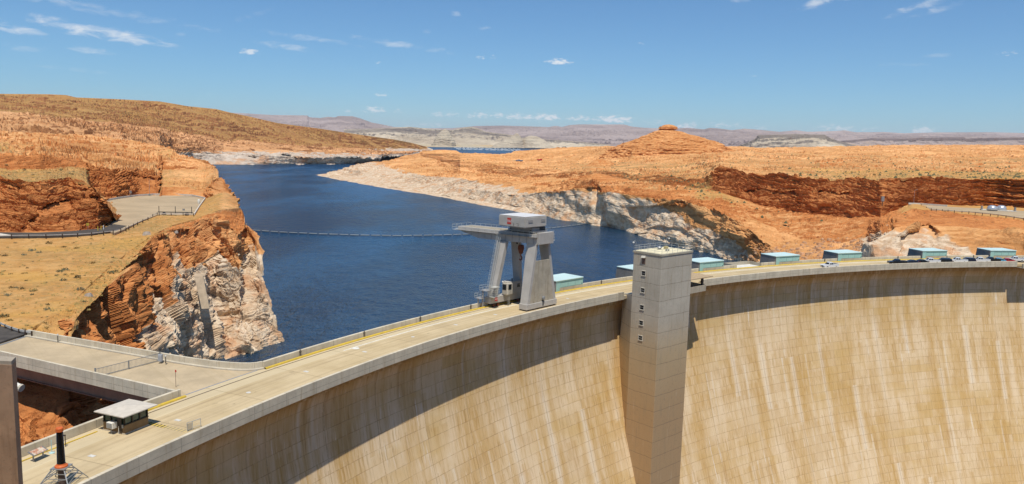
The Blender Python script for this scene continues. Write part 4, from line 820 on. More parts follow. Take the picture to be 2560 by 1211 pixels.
# ------------------------------------------------------------------ approach bridge from the crest to the left bank
br = empty('approach_bridge', (-64, 114, 0), label='short concrete bridge on brown steel girders between dam crest and sandy bank', cat='bridge')
BRI = Matrix.Translation((-64, 114, 0)).inverted()
def hermite(p, t0, q, t1, n):
    out = []
    for i in range(n+1):
        t = i/n; h = 2*t**3-3*t*t+1
        out.append(tuple(h*p[k]+(t**3-2*t*t+t)*t0[k]+(-2*t**3+3*t*t)*q[k]+(t**3-t*t)*t1[k] for k in (0, 1)))
    return out
pe = pol(289.2, 152.56); tg = Vector((math.sin(R(152.56)), -math.cos(R(152.56)), 0))
far = [(-85.0,132.6),(-77.1,129.2),(-66,124.6)]+hermite((-60,122.1), (9,-3.7), (pe.x, pe.y), (tg.x*14, tg.y*14), 14)
near = [(-45.7,102.55),(-88.2,122.9)]
arc = [tuple(pol(289.03, a))[:2] for a in np.linspace(152.6, 155.75, 14)]
deckp = far[:]+arc+[near[1]]
RAMP = concrete('bridge_deck_concrete', (.49,.385,.245), (.41,.32,.19), s=2.0, dark=.25)
vs = [(x, y, .006) for x, y in deckp]; vb = [(x, y, -.8) for x, y in deckp]
ch(MB().hexa(vb, vs).build('deck', RAMP), br, BRI)
def wall_path(pts, th, z0, z1, name, m, root, inv, side=1):
    P_ = [Vector((x, y, 0)) for x, y in pts]; k = len(P_); V = np.zeros((5, k, 3)); L_ = 0; uv = np.zeros((5, k, 2))
    for i, p in enumerate(P_):
        d = (P_[min(i+1, k-1)]-P_[max(i-1, 0)]).normalized(); nrm = Vector((-d.y, d.x, 0))*th*side
        if i: L_ += (p-P_[i-1]).length
        q = p+nrm
        for j, (a_, z) in enumerate(((p, z0), (p, z1), (q, z1), (q, z0), (p, z0))): V[j, i] = (a_.x, a_.y, z); uv[j, i] = (L_, z)
    o = gridmesh(name, V, m, uv=uv)
    bm = bmesh.new(); bm.from_mesh(o.data); bmesh.ops.remove_doubles(bm, verts=bm.verts, dist=.0005)
    eds = [e for e in bm.edges if e.is_boundary]
    if eds: bmesh.ops.holes_fill(bm, edges=eds)
    bmesh.ops.recalc_face_normals(bm, faces=bm.faces); bm.to_mesh(o.data); bm.free()
    return ch(o, root, inv)
wall_path(far, .36, -.82, 1.1, 'parapet', PARAPET, br, BRI, side=1)
wall_path(far, -.55, .01, .2, 'kerb', CONC_L, br, BRI, side=1)
wall_path(near, .38, -.86, 1.1, 'parapet', PARAPET, br, BRI, side=1)
GIRD = simple('brown_girder_paint', (.30,.165,.105), .6, .0, var=.15, scale=.5, wear=(.22,.12,.08))
d_ = (Vector((near[1][0], near[1][1], 0))-Vector((near[0][0], near[0][1], 0))).normalized(); nn_ = Vector((d_.y, -d_.x, 0))  # toward the far side
if nn_.y < 0: nn_ = -nn_
for offn in (.75, 6.2, 11.5):
    p = Vector((near[0][0], near[0][1], 0))+nn_*offn-d_*1.0; q = p+d_*46
    g = MB()
    g.bar(p+Vector((0,0,-1.9)), q+Vector((0,0,-1.9)), .06, 2.1); g.bar(p+Vector((0,0,-3.0)), q+Vector((0,0,-3.0)), .7, .09); g.bar(p+Vector((0,0,-.88)), q+Vector((0,0,-.88)), .6, .09)
    go = ch(g.build('girder', GIRD), br, BRI)
    for k in range(1, 9) if offn < 1 else ():
        c = p+d_*k*5.1; o = MB().box(c.x-.12, c.x+.12, c.y-.32, c.y+.32, -2.9, -.93).build('stiffener', GIRD); o.parent = go; o.matrix_parent_inverse = BRI
o = MB().bar((-85.9,124.0,.02), (-84.9,132.9,.02), .55, .03).build('expansion_joint', STEELGREY); ch(o, br, BRI)
a_ = [pol(289.1, x, .02) for x in np.linspace(152.65, 155.6, 12)]; o = MB()
for p, q in zip(a_[:-1], a_[1:]): o.bar(p, q, .22, .02)
ch(o.build('expansion_joint', simple('joint_strip', (.28,.29,.32), .6)), br, BRI)
# kerb end at the corner
# gate across the bridge
ga, gb = Vector((-60.9,110.2,0)), Vector((-55.6,119.4,0))
gt = empty('bridge_gate', ga, label='grey barred steel gate closed across the approach bridge', cat='gate'); GI = Matrix.Translation(ga).inverted()
gd = (gb-ga); gl = gd.length; gd.normalize()
for k in range(2):
    p = ga+gd*(gl*k/2+.06); q = ga+gd*(gl*(k+1)/2-.06); fr_ = MB()
    for z in (.18, 1.32): fr_.bar(p+Vector((0,0,z)), q+Vector((0,0,z)), .07)
    for e in (p, q): fr_.bar(e+Vector((0,0,.1)), e+Vector((0,0,1.4)), .09)
    kk = int((q-p).length/.2)
    for i in range(1, kk):
        c = p.lerp(q, i/kk); fr_.bar(c+Vector((0,0,.2)), c+Vector((0,0,1.3)), .035)
    ch(fr_.build('gate_leaf', STEELGREY), gt, GI)
for e in (ga, gb): ch(MB().bar(e, e+Vector((0,0,1.5)), .16).build('gate_post', STEELGREY), gt, GI)
# asphalt road on the sandy bank beyond the bridge
ASPH = simple('asphalt', (.075,.065,.055), .9, var=.25, scale=.6)
rd = [(-85.3,133.6),(-86.6,122.2),(-100,113),(-140,100),(-150,118),(-118,140),(-97,139.5),(-90,136.4)]
o = MB().add([(x, y, .34) for x, y in rd]+[(x, y, -2.5) for x, y in rd], [tuple(range(8)), tuple(range(8, 16))[::-1]]+[(i, (i+1) % 8, 8+(i+1) % 8, 8+i) for i in range(8)]).build('asphalt_road', ASPH); tag(o, kind='structure')
# ------------------------------------------------------------------ elevator tower on the downstream face
TA = 132.6
ter = Vector((math.cos(R(TA)), math.sin(R(TA)), 0)); tet = Vector((ter.y, -ter.x, 0))
def tower_mat():
    m, n, b = mat('tower_concrete')
    P = n.obj(); x, y, z = n.sep(P)
    u = n.math('ADD', x, n.math('MULTIPLY', y, 1.0))
    f1 = n.noise(P, .16, 5, .6); f2 = n.noise(P, 1.6, 6, .68)
    st = n.noise(n.comb(n.math('MULTIPLY', u, 1.6), 0.0, n.math('MULTIPLY', z, .10)), 1.0, 5, .66)
    zs = n.math('ADD', z, n.math('MULTIPLY', n.math('SUBTRACT', n.noise(n.comb(u, 0.0, z), .3, 3, .6), .5), .5))
    fz = n.math('FRACT', n.math('DIVIDE', n.math('SUBTRACT', zs, .45), 3.78))
    lift = n.math('FLOOR', n.math('DIVIDE', n.math('SUBTRACT', zs, .45), 3.78))
    wn = n.new('ShaderNodeTexWhiteNoise', noise_dimensions='1D'); n.lk(lift, wn.inputs['W'])
    c = n.mix(n.ramp(f1, .3, .7), (.47,.425,.34), (.56,.51,.415))
    c = n.mix(n.math('MULTIPLY', wn.outputs[0], .3), c, (.40,.345,.26))
    # lower shaft is stained the tan of the dam face
    low = n.ramp(n.math('ADD', z, n.math('MULTIPLY', n.math('SUBTRACT', st, .5), 9.0)), -2.0, -14.0)
    c = n.mix(n.math('MULTIPLY', low, .8), c, (.52,.375,.20))
    low2 = n.ramp(n.math('ADD', z, n.math('MULTIPLY', n.math('SUBTRACT', st, .5), 14.0)), -9.0, -30.0)
    c = n.mix(n.math('MULTIPLY', low2, .65), c, (.44,.28,.145))
    c = n.mix(n.ramp(st, .52, .70, 0, .55), c, (.34,.26,.165))
    c = n.mix(n.ramp(st, .30, .40, .35, 0), c, (.66,.61,.51))
    brd = n.math('FRACT', n.math('DIVIDE', z, .2)); c = n.mix(n.math('MULTIPLY', n.math('LESS_THAN', brd, .16), n.ramp(f2, .35, .65, 0, .28)), c, (.20,.16,.11))
    j = n.math('MULTIPLY', n.math('LESS_THAN', fz, .03), n.ramp(f2, .25, .6, .5, 1.0))
    c = n.mix(n.math('MULTIPLY', j, .6), c, (.14,.11,.08))
    c = n.mix(n.ramp(f2, .56, .74, 0, .3), c, (.20,.16,.12))
    n.lk(c, b.inputs['Base Color']); n.bump(b, n.math('SUBTRACT', f2, j), .3, .06)
    return m
TOWM = tower_mat()
tw = empty('elevator_tower', pol(269, TA, 0), rz=R(TA-90), label='square grey concrete elevator tower with railed flat roof standing against the dam face', cat='tower')
# local axes: +y towards the lake, +x to the right along the dam; origin on the shaft axis at road level
HW, Y0, Y1 = 6.05, -3.95, 4.2
o = MB().box(-HW, HW, Y0, Y1, -78, 11.0).build('shaft', TOWM, tw, bevel=.06, seg=1)
o = MB().hexa([(-6.0,Y1-.02,-78),(6.0,Y1-.02,-78),(3.0,12.2,-78),(-2.2,12.2,-78)], [(-6.0,Y1-.02,.9),(6.0,Y1-.02,.9),(4.4,9.2,-.05),(-3.2,9.2,-.05)]).build('buttress', TOWM, tw)
o = MB().box(-HW-.12, HW+.12, Y0-.12, Y1+.12, 11.003, 11.5).build('roof', concrete('roof_edge_concrete', (.42,.385,.30), (.34,.28,.2)), tw, bevel=.04, seg=1)
ROOFT = simple('roof_gravel', (.70,.63,.42), .9, var=.12, scale=.5)
o = MB().box(-HW+.15, HW-.15, Y0+.15, Y1-.15, 11.504, 11.53).build('roof_surface', ROOFT, tw)
RAILW = simple('galvanised_rail', (.55,.55,.50), .45, .3)
cor = [(-HW+.05,Y0+.05),(HW-.05,Y0+.05),(HW-.05,Y1-.05),(-HW+.05,Y1-.05)]
for i in range(4):
    p, q = Vector((*cor[i],11.5)), Vector((*cor[(i+1) % 4],11.5)); r_ = MB(); k = 6 if i % 2 == 0 else 4
    for j in range(k+1):
        c = p.lerp(q, j/k); r_.tube(c, c+Vector((0,0,1.15)), .035, n=6)
    for z in (.6, 1.15): r_.tube(p+Vector((0,0,z)), q+Vector((0,0,z)), .032, n=6)
    r_.build('railing', RAILW, tw)
for cx_, cy_, sg in ((-HW-.05, Y1-.6, -1), (HW+.05, Y1-.4, 1)):
    b_ = MB(); pts = [(cx_,cy_,11.2),(cx_,cy_,13.4)]+[(cx_+sg*(.5-.5*math.cos(t)), cy_, 13.4+.45*math.sin(t)) for t in (.5,1.1,1.7,2.3)]
    b_.path(pts, .07, 6); lp = b_.build('roof_lamp', STEELGREY, tw)
    MB().lathe([(.10,.12),(.26,.0),(.24,-.12),(.12,-.2)], c=(cx_+sg*.95, cy_, 13.55), n=10).build('lamp_shade', WHITE, lp)
MB().lathe([(.42,0),(.42,.35),(.62,.38),(.66,.5),(.5,.7),(.12,.82)], c=(.4,1.6,11.53), n=16).build('roof_vent', STEELGREY, tw)
MB().box(1.9,2.7,.7,1.5,11.53,12.25).build('roof_vent', simple('yellowed_metal', (.45,.38,.2), .6), tw)
MB().lathe([(.2,0),(.2,.35),(.3,.4),(.1,.5)], c=(-.3,-.9,11.53), n=10).build('roof_vent', STEELGREY, tw)
MB().lathe([(.16,0),(.16,.3),(.25,.34),(.1,.42)], c=(.25,-1.2,11.53), n=10).build('roof_vent', STEELGREY, tw)
MB().tube((0,3.2,11.5),(0,3.2,14.2),.03,n=5).build('antenna', STEELGREY, tw)
GLASS = simple('dark_window_glass', (.02,.024,.026), .08, spec=.6)
SILL = simple('pale_sill', (.60,.56,.47), .8)
for z in (6.46, 2.4, -1.69, -5.42, -9.07):
    y = .98; fr_ = MB(); w_, h_ = .52, .52
    fr_.box(-HW-.10,-HW+.05, y-w_-.12, y-w_, z-h_, z+h_); fr_.box(-HW-.10,-HW+.05, y+w_, y+w_+.12, z-h_, z+h_)
    fr_.box(-HW-.12,-HW+.05, y-w_-.12, y+w_+.12, z+h_, z+h_+.12); fr_.box(-HW-.15,-HW+.05, y-w_-.14, y+w_+.14, z-h_-.14, z-h_)
    wi = fr_.build('window', SILL, tw)
    pn_ = MB().box(-HW-.03,-HW+.04, y-w_, y+w_, z-h_, z+h_).build('pane', GLASS, wi)
    MB().box(-HW-.06,-HW-.031, y-w_, y+w_, z-.04, z+.04).build('glazing_bar', STEELGREY, wi)
hd = MB().box(-HW-.06,-HW+.05,.65,1.6,8.62,10.1).build('hatch', simple('brown_hatch', (.16,.10,.075), .7), tw)
MB().hexa([(-HW-.45,.58,10.12),(-HW+.02,.58,10.12),(-HW+.02,1.67,10.12),(-HW-.45,1.67,10.12)], [(-HW-.2,.58,10.55),(-HW+.02,.58,10.55),(-HW+.02,1.67,10.55),(-HW-.2,1.67,10.55)]).build('hood', SILL, hd)
# landing and canopy linking tower and crest on the right
ld = MB().box(HW+.004, 21.8, 2.0, 8.1, -1.0, -.1); o = ld.build('landing', CONC, tw)
MB().box(HW+.004, 21.8, 2.0, 2.3, -.098, .62).build('landing_wall', CONC, tw); MB().box(21.5, 21.8, 2.303, 6.4, -.098, .62).build('landing_wall', CONC, tw)
CANM = simple('canopy_slab', (.42,.31,.185), .9)
o = MB().hexa([(HW+.004,1.5,2.6),(24.1,1.5,2.6),(24.6,10.2,2.6),(HW+.004,10.2,2.6)], [(HW+.004,1.5,2.78),(24.1,1.5,2.78),(24.6,10.2,2.78),(HW+.004,10.2,2.78)]).build('canopy', CANM, tw)
for x_, y_ in ((9,2.7),(13.6,2.7),(20.9,2.7),(20.9,7.6),(13.6,7.6)): MB().box(x_-.25,x_+.25,y_-.25,y_+.25,-.095,2.596).build('canopy_post', simple('dark_post', (.10,.08,.065), .7), tw)
# left link from parapet to tower
MB().box(-8.4,-HW-.004, 6.5, 6.9, -.76, 1.1).build('link_wall', CONC, tw); MB().box(-8.4,-4.9, 6.91, 8.6, -.8, .02).build('link_floor', CONC, tw)
hz = MB()
for k in range(9):
    x_ = -14.5+k*.9; hz.tube((x_,7.4+.004*k*k,0),(x_,7.4+.004*k*k,.75),.035,n=5)
hz.tube((-14.5,7.4,.75),(-7.3,7.66,.75),.035,n=5); hz.tube((-14.5,7.4,.4),(-7.3,7.66,.4),.03,n=5); o = hz.build('yellow_railing', YEL); o.location = tw.location; o.rotation_euler = tw.rotation_euler
tag(o, 'low yellow pipe railing on the roadway just left of the elevator tower', 'railing')

# ------------------------------------------------------------------ gantry crane
CRP = simple('crane_grey_paint', (.45,.42,.375), .5, .0, var=.08, scale=.5, wear=(.42,.38,.32))
CRD = simple('crane_dark_grey', (.33,.32,.31), .55, .1, var=.1)  # darker grey for trolley, walkways, stiffeners and platforms
BEIGE = concrete('crane_ballast_concrete', (.44,.385,.29), (.28,.22,.145), s=.8, dark=.55)
RUST = simple('rusty_hook_block', (.22,.07,.035), .7, .2, var=.3, scale=1.5)
REDS = simple('red_sign_paint', (.55,.045,.03), .5)
WPAINT = simple('white_letter_paint', (.8,.78,.74), .6)
er_ = Vector((-.75609, .65447, 0)); et_ = Vector((.65447, .75609, 0)); OC = Vector((3.154, 169.967, 0))
cr = empty('gantry_crane', OC, rz=math.atan2(et_.y, et_.x), label='tall grey travelling gantry crane straddling the crest roadway with rusty hook block', cat='crane')
# local: x right along the crest, y towards the lake, z up.  sk(y) follows the skew of the two rails
def sk(y): return -1.7*(y+4.6)/9.0
def leg(pb, pt, name='leg', m=CRP):
    o = MB().hexa(pb, pt).build(name, m, cr, bevel=.05, seg=1); return o
def quad(x0, x1, y0, y1, z): return [(x0,y0,z),(x1,y0,z),(x1,y1,z),(x0,y1,z)]
# downstream A-frame
yd0, yd1 = -4.9, -2.9
leg(quad(-5.0,-4.1,yd0,yd1,1.2), quad(-2.5,-1.75,yd0,yd1+.7,14.4)); leg(quad(4.2,5.1,yd0,yd1,1.2), quad(1.6,2.35,yd0,yd1+.7,14.4))
MB().hexa([(-5.25,yd0-.12,.28),(5.35,yd0-.12,.28),(5.35,yd1+.1,.28),(-5.25,yd1+.1,.28)], [(-5.2,yd0-.12,1.5),(5.3,yd0-.12,1.5),(5.3,yd1+.1,1.5),(-5.2,yd1+.1,1.5)]).build('sill_beam', CRP, cr, bevel=.06, seg=1)
MB().hexa(quad(-4.35,4.45,yd0+.04,yd0+.5,1.503), quad(-2.5,2.55,yd0+.04,yd0+.5,10.7)).build('ballast_panel', BEIGE, cr)
MB().lathe([(.42,0),(.42,.28),(.3,.36)], n=16).build('cable_reel', STEELGREY, cr)
cr_reel = [o for o in bpy.data.objects if o.name.startswith('cable_reel')][-1]; cr_reel.rotation_euler = (R(90),0,0); cr_reel.location = (.3,yd0-.1,2.3)
MB().bar((.3,yd0-.16,1.9),(.3,yd0-.2,.6),.22,.1).build('reel_bracket', DARK, cr)
for x_ in (-4.2,4.3): MB().box(x_-.8,x_+.8,yd0+.25,yd1-.25,.03,.28).build('wheel_truck', DARK, cr)
# upstream A-frame
yu0, yu1 = 2.9, 4.7; s_ = sk(3.8)
leg(quad(-5.9+s_,-4.6+s_,yu0-.1,yu1,1.8), quad(-2.9+s_,-1.9+s_,yu0-.8,yu1,14.4)); leg(quad(3.3+s_,4.3+s_,yu0,yu1,1.8), quad(1.75+s_,2.5+s_,yu0-.7,yu1,14.4))
MB().box(-6.6+s_,4.9+s_,yu0-.05,yu1+.05,.85,2.35).build('sill_beam', CRP, cr, bevel=.08, seg=1)
for x_ in (-4.6,3.6): 
    t_ = MB().box(x_+s_-1.1,x_+s_+1.1,yu0+.3,yu1-.3,.32,.85).build('wheel_truck', DARK, cr)
    for dx in (-.65,.65):
        w_ = MB().lathe([(.3,-.09),(.33,-.09),(.33,.05),(.38,.05),(.38,.09),(.1,.09)], n=14).build('wheel', RUST, t_); w_.location = (x_+s_+dx,yu0+.2,.36); w_.rotation_euler = (R(90),0,0)
# pair of main girders, tapered over the lake
for sgn, xo in ((-1,-2.05),(1,2.05)):
    pr_ = [(-5.4,14.4),(-5.4,16.55),(15.2,16.75),(15.2,16.0),(9.9,14.5)]
    vs = []
    for w_ in (-.38,.38): vs.append([(xo+w_+sk(y)*(1 if y < 5 else 1), y, z) for y, z in pr_])
    MB().hexa(vs[0], vs[1]).build('girder', CRP, cr)
MB().box(-2.5,2.5,-5.75,-5.0,14.35,16.9).build('end_beam', CRP, cr, bevel=.05, seg=1)
MB().box(-2.4+sk(15),2.4+sk(15),14.9,15.3,15.9,16.75).build('end_beam', CRP, cr)
MB().hexa([(-1.66,-4.9,16.45),(1.66,-4.9,16.45),(1.66+sk(15),14.8,16.6),(-1.66+sk(15),14.8,16.6)], [(-1.66,-4.9,16.55),(1.66,-4.9,16.55),(1.66+sk(15),14.8,16.7),(-1.66+sk(15),14.8,16.7)]).build('walkway_deck', simple('tan_decking', (.36,.30,.2), .8), cr)
for y_ in (9.5,12.5): MB().box(-1.66+sk(y_),1.66+sk(y_),y_-.12,y_+.12,14.9,15.6).build('cross_beam', CRP, cr)
# stiffener ribs on the outer girder web
for y_ in np.arange(-4.2,13.5,1.75):
    z0 = 14.45 if y_ < 9.5 else 14.45+(y_-9.5)*.26
    MB().box(-2.50+sk(y_),-2.43+sk(y_),y_-.04,y_+.04,z0,16.5).build('web_stiffener', CRD, cr)
# walkways with handrails along both girders
for sx in (-1,1):
    wx = lambda y: sx*2.45+sk(y)
    wk = MB().hexa([(wx(-5.2),-5.2,15.9),(wx(-5.2)+sx*.75,-5.2,15.9),(wx(15.2)+sx*.75,15.2,16.05),(wx(15.2),15.2,16.05)], [(wx(-5.2),-5.2,15.96),(wx(-5.2)+sx*.75,-5.2,15.96),(wx(15.2)+sx*.75,15.2,16.11),(wx(15.2),15.2,16.11)]).build('walkway', CRD, cr)
    h_ = MB()
    for k in range(15):
        y_ = -5.1+k*1.45; x_ = wx(y_)+sx*.72; h_.tube((x_,y_,15.95),(x_,y_,17.05),.03,n=5)
    for z in (.55,1.1): h_.tube((wx(-5.1)+sx*.72,-5.1,15.95+z),(wx(15.2)+sx*.72,15.2,16.05+z),.028,n=5)
    h_.build('handrail', RAILW, wk)
e_ = MB()
for x_ in (-3.1,-1.6,0,1.6,3.1): e_.tube((x_+sk(16),16.3,16.1),(x_+sk(16),16.3,17.25),.03,n=5)
for z in (16.6,17.2): e_.tube((-3.1+sk(16),16.3,z),(3.1+sk(16),16.3,z),.028,n=5); e_.tube((-3.1+sk(16),15.2,z),(-3.1+sk(16),16.3,z),.028,n=5)
e_.box(-3.1+sk(16),3.1+sk(16),15.2,16.35,16.02,16.08); e_.build('end_platform', RAILW, cr)
e_ = MB()
for y_ in (-5.5,-4.4): e_.tube((3.1,y_,14.9),(3.1,y_,16.4),.03,n=5)
for z in (15.0,15.6,16.3): e_.tube((3.1,-5.6,z),(3.1,-4.2,z),.03,n=5); e_.tube((2.4,-5.6,z),(3.1,-5.6,z),.03,n=5)
e_.box(2.45,3.15,-5.6,-4.2,14.85,14.92); e_.build('end_platform', RAILW, cr)
# trolley and machinery house
tr = MB().box(-2.5,2.3,-3.9,3.3,16.75,17.1).build('trolley', CRD, cr)
for x_ in (-2.0,1.9):
    for y_ in (-3.2,2.6):
        w_ = MB().lathe([(.32,-.08),(.36,-.08),(.36,.08),(.1,.1)], n=12).build('trolley_wheel', DARK, tr); w_.location = (x_+(-.35 if x_ < 0 else .35),y_,16.95); w_.rotation_euler = (0,R(90),0)
for y_ in (-2.9,-1.2):
    d_ = MB().lathe([(.55,-1.3),(.55,1.3)], n=16).build('rope_drum', DARK, tr); d_.location = (1.0,y_,17.45); d_.rotation_euler = (0,R(90),0)
MB().box(-2.4,.2,-3.5,2.9,17.1,17.75).build('machinery_base', CRD, tr)
hs = MB().box(-6.1,1.3,-4.5,3.1,18.0,20.35).build('machinery_house', CRP, cr, bevel=.18, seg=2)
hs.data.transform(Matrix.Translation((.4,.2,0)))
HR = simple('house_roof_white', (.66,.65,.63), .55, var=.04)
MB().box(-5.55,1.55,-4.15,3.15,20.36,20.45).build('house_roof', HR, hs, bevel=.05, seg=1)
for x_ in (-3.9,.4):
    v_ = MB().box(x_-.75,x_+.75,-4.36,-4.30,19.1,19.75).build('louvre', CRD, hs)
    lv = MB()
    for k in range(5): lv.box(x_-.7,x_+.7,-4.40,-4.365,19.14+k*.12,19.2+k*.12)
    lv.build('louvre_blade', CRP, v_)
sg_ = MB().box(-5.735,-5.70,-.4,.75,18.55,19.9).build('red_sign', REDS, hs)
def letters(txt, loc, rot, size, m, parent):
    cu = bpy.data.curves.new('lettering', 'FONT'); cu.body = txt; cu.size = size; cu.extrude = .004; cu.align_x = 'CENTER'; cu.align_y = 'CENTER'; cu.space_line = .8
    o = bpy.data.objects.new('lettering', cu); col.objects.link(o)
    dg = bpy.context.evaluated_depsgraph_get(); me = bpy.data.meshes.new_from_object(o.evaluated_get(dg)); bpy.data.objects.remove(o)
    o = bpy.data.objects.new('lettering', me); col.objects.link(o); me.materials.clear(); me.materials.append(m)
    o.location = loc; o.rotation_euler = rot; o.parent = parent; return o
letters('PACECO\nCRANE', (-5.75,.17,19.22), (R(90),0,R(-90)), .36, WPAINT, sg_)
for y_ in (-1.1,-2.4):
    MB().tube((-5.74,y_,18.2),(-5.74,y_,18.9),.03,n=5).tube((-5.74,y_,18.9),(-6.4,y_,18.9),.03,n=5).build('wall_bracket', DARK, hs)
# hook block hanging between the legs
hk = MB().box(-.5,.5,-.45,.45,12.2,13.5); hk.hexa(quad(-.5,.5,-.45,.45,12.2)[::1], quad(-.5,.5,-.45,.45,12.21)); 
hb = MB().hexa(quad(-.3,.3,-.3,.3,11.4), quad(-.62,.62,-.5,.5,12.7)).hexa(quad(-.62,.62,-.5,.5,12.703), quad(-.5,.5,-.4,.4,13.4)).build('hook_block', RUST, cr, bevel=.06, seg=1)
hb.location = (1.2+sk(1.5),1.5,0)
hp = [(0,0,11.4),(0,0,10.8)]+[(.0+.42*math.sin(t), 0, 10.4+.42*math.cos(t)) for t in np.linspace(.1,4.4,12)]
hq = MB().path(hp, .14, 8).build('hook', RUST, hb)
for dx in (-.35,-.12,.12,.35): MB().tube((dx,0,13.3),(dx,0,16.8),.022,n=5).build('rope', DARK, hb)
o = MB().lathe([(.05,-.2),(.2,-.15),(.2,.15),(.05,.2)], n=10).build('sheave', DARK, cr); o.location = (-.9+sk(1),1.0,14.0)
# ladder tower up the left upstream leg
lt = MB(); pb = Vector((-6.35+s_,3.6,3.0)); pt = Vector((-3.15+s_,3.6,15.9))
for dy in (-.28,.28): lt.tube(pb+Vector((0,dy,0)), pt+Vector((0,dy,0)), .05, n=5)
for k in range(44):
    c = pb.lerp(pt, k/43); lt.tube(c+Vector((0,-.28,0)), c+Vector((0,.28,0)), .025, n=4)
for k in range(17):
    c = pb.lerp(pt, k/16)+Vector((-.55,0,.25)); ring_ = [c+Vector((.28*math.cos(t)*1.2, .42*math.sin(t), 0)) for t in np.linspace(R(70), R(290), 7)]; lt.path(ring_, .02, 4)
for dy in (-.4,0,.4): lt.tube(pb+Vector((-.85,dy*.6,.25)), pt+Vector((-.85,dy*.6,.25)), .018, n=4)
lt.build('ladder', RAILW, cr)
# stair platforms and operator cage at the foot of that leg
for (x0,x1,y0,y1,z) in ((-8.3,-6.3,2.6,4.6,3.9),(-9.2,-7.3,3.6,5.2,2.2)):
    x0 += s_; x1 += s_; pf = MB().box(x0,x1,y0,y1,z,z+.07).build('stair_platform', CRD, cr); h_ = MB()
    for (x_,y_) in ((x0,y0),(x1,y0),(x0,y1),(x1,y1),((x0+x1)/2,y0),(x0,(y0+y1)/2)): h_.tube((x_,y_,z),(x_,y_,z+1.15),.03,n=5)
    for zz in (.55,1.12):
        for a, b_ in (((x0,y0),(x1,y0)),((x1,y0),(x1,y1)),((x1,y1),(x0,y1)),((x0,y1),(x0,y0))): h_.tube((*a,z+zz),(*b_,z+zz),.028,n=5)
    h_.build('platform_rail', RAILW, pf)
cg = MB(); x0,x1,y0,y1,z0,z1 = -6.9+s_,-5.3+s_,1.5,2.8,2.6,4.6
for x_ in np.linspace(x0,x1,5): cg.tube((x_,y0,z0),(x_,y0,z1),.035,n=5)
for y_ in np.linspace(y0,y1,4): cg.tube((x0,y_,z0),(x0,y_,z1),.035,n=5)
for z in np.linspace(z0,z1,5): cg.tube((x0,y0,z),(x1,y0,z),.035,n=5); cg.tube((x0,y0,z),(x0,y1,z),.035,n=5)
cg.box(x0-.1,x1+.1,y0-.1,y1+.1,z0-.12,z0); cg.box(x0-.1,x1+.15,y0-.1,y1+.1,z1,z1+.12)
cgo = cg.build('operator_cage', RAILW, cr)
sg2 = MB().box(-6.75+s_,-5.9+s_,1.40,1.44,1.75,2.6).build('red_sign', REDS, cr); letters('DANGER\nKEEP OFF', (-6.32+s_,1.385,2.18), (R(90),0,0), .2, WPAINT, sg2)
MB().bar((-7.9+s_,4.0,.1),(-7.9+s_,4.0,3.9),.28).build('platform_post', CRD, cr); MB().bar((-8.9+s_,4.4,.1),(-8.9+s_,4.4,2.2),.24).build('platform_post', CRD, cr)
# cabs on the upstream sill
kb = MB().box(-2.6+s_,-.6+s_,1.5,3.3,2.3,5.3).build('cab', simple('cab_beige', (.50,.46,.38), .5), cr, bevel=.3, seg=3)
MB().box(-2.3+s_,-1.3+s_,1.46,1.50,3.7,4.8).build('cab_window', GLASS, kb)
MB().box(-2.64+s_,-2.60+s_,1.9,2.9,3.6,4.8).build('cab_window', GLASS, kb)
sh = MB().box(-1.2+s_,3.4+s_,2.3,4.3,2.36,5.2).build('machine_shed', CRP, cr, bevel=.12, seg=2)
MB().box(1.6+s_,2.5+s_,2.26,2.30,3.7,4.5).build('shed_window', GLASS, sh)
MB().lathe([(.12,0),(.12,.4),(.2,.45),(.05,.6)], c=(.6+s_,3.0,5.2), n=8).build('shed_vent', DARK, sh)
MB().lathe([(.02,-.2),(.16,-.1),(.2,.05),(.1,.2)], c=(-3.0+s_,2.6,5.4), n=10).build('beacon_lamp', WHITE, cr)
ld_ = MB()
for x_ in (-2.1,-1.6): ld_.tube((x_+s_,1.7,.2),(x_+s_,1.7,2.9),.03,n=5)
for k in range(9): ld_.tube((-2.1+s_,1.7,.4+k*.28),(-1.6+s_,1.7,.4+k*.28),.02,n=4)
ld_.build('ladder', RAILW, cr)

# ------------------------------------------------------------------ turquoise gate houses along the upstream parapet
TURQ = simple('turquoise_paint', (.32,.53,.48), .5, var=.06, scale=.4, wear=(.38,.50,.44))
TURQR = simple('turquoise_roof', (.56,.72,.69), .45, var=.05, scale=.3)
TURQD = simple('turquoise_dark', (.10,.17,.155), .6)  # dark turquoise for the louvre strip and panel joints
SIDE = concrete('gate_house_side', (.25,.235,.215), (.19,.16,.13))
WHERE = ['half hidden behind the right crane leg', 'mostly hidden behind the elevator tower', 'just right of the elevator tower', 'between the open parapet bay and the lone white truck', 'behind the road beyond the lone white truck', 'behind the dark and white parked trucks in mid row', 'at the far right end of the row behind the parked cars']
W_ = 10.0
gh = empty('gate_house', (0,0,0)); 
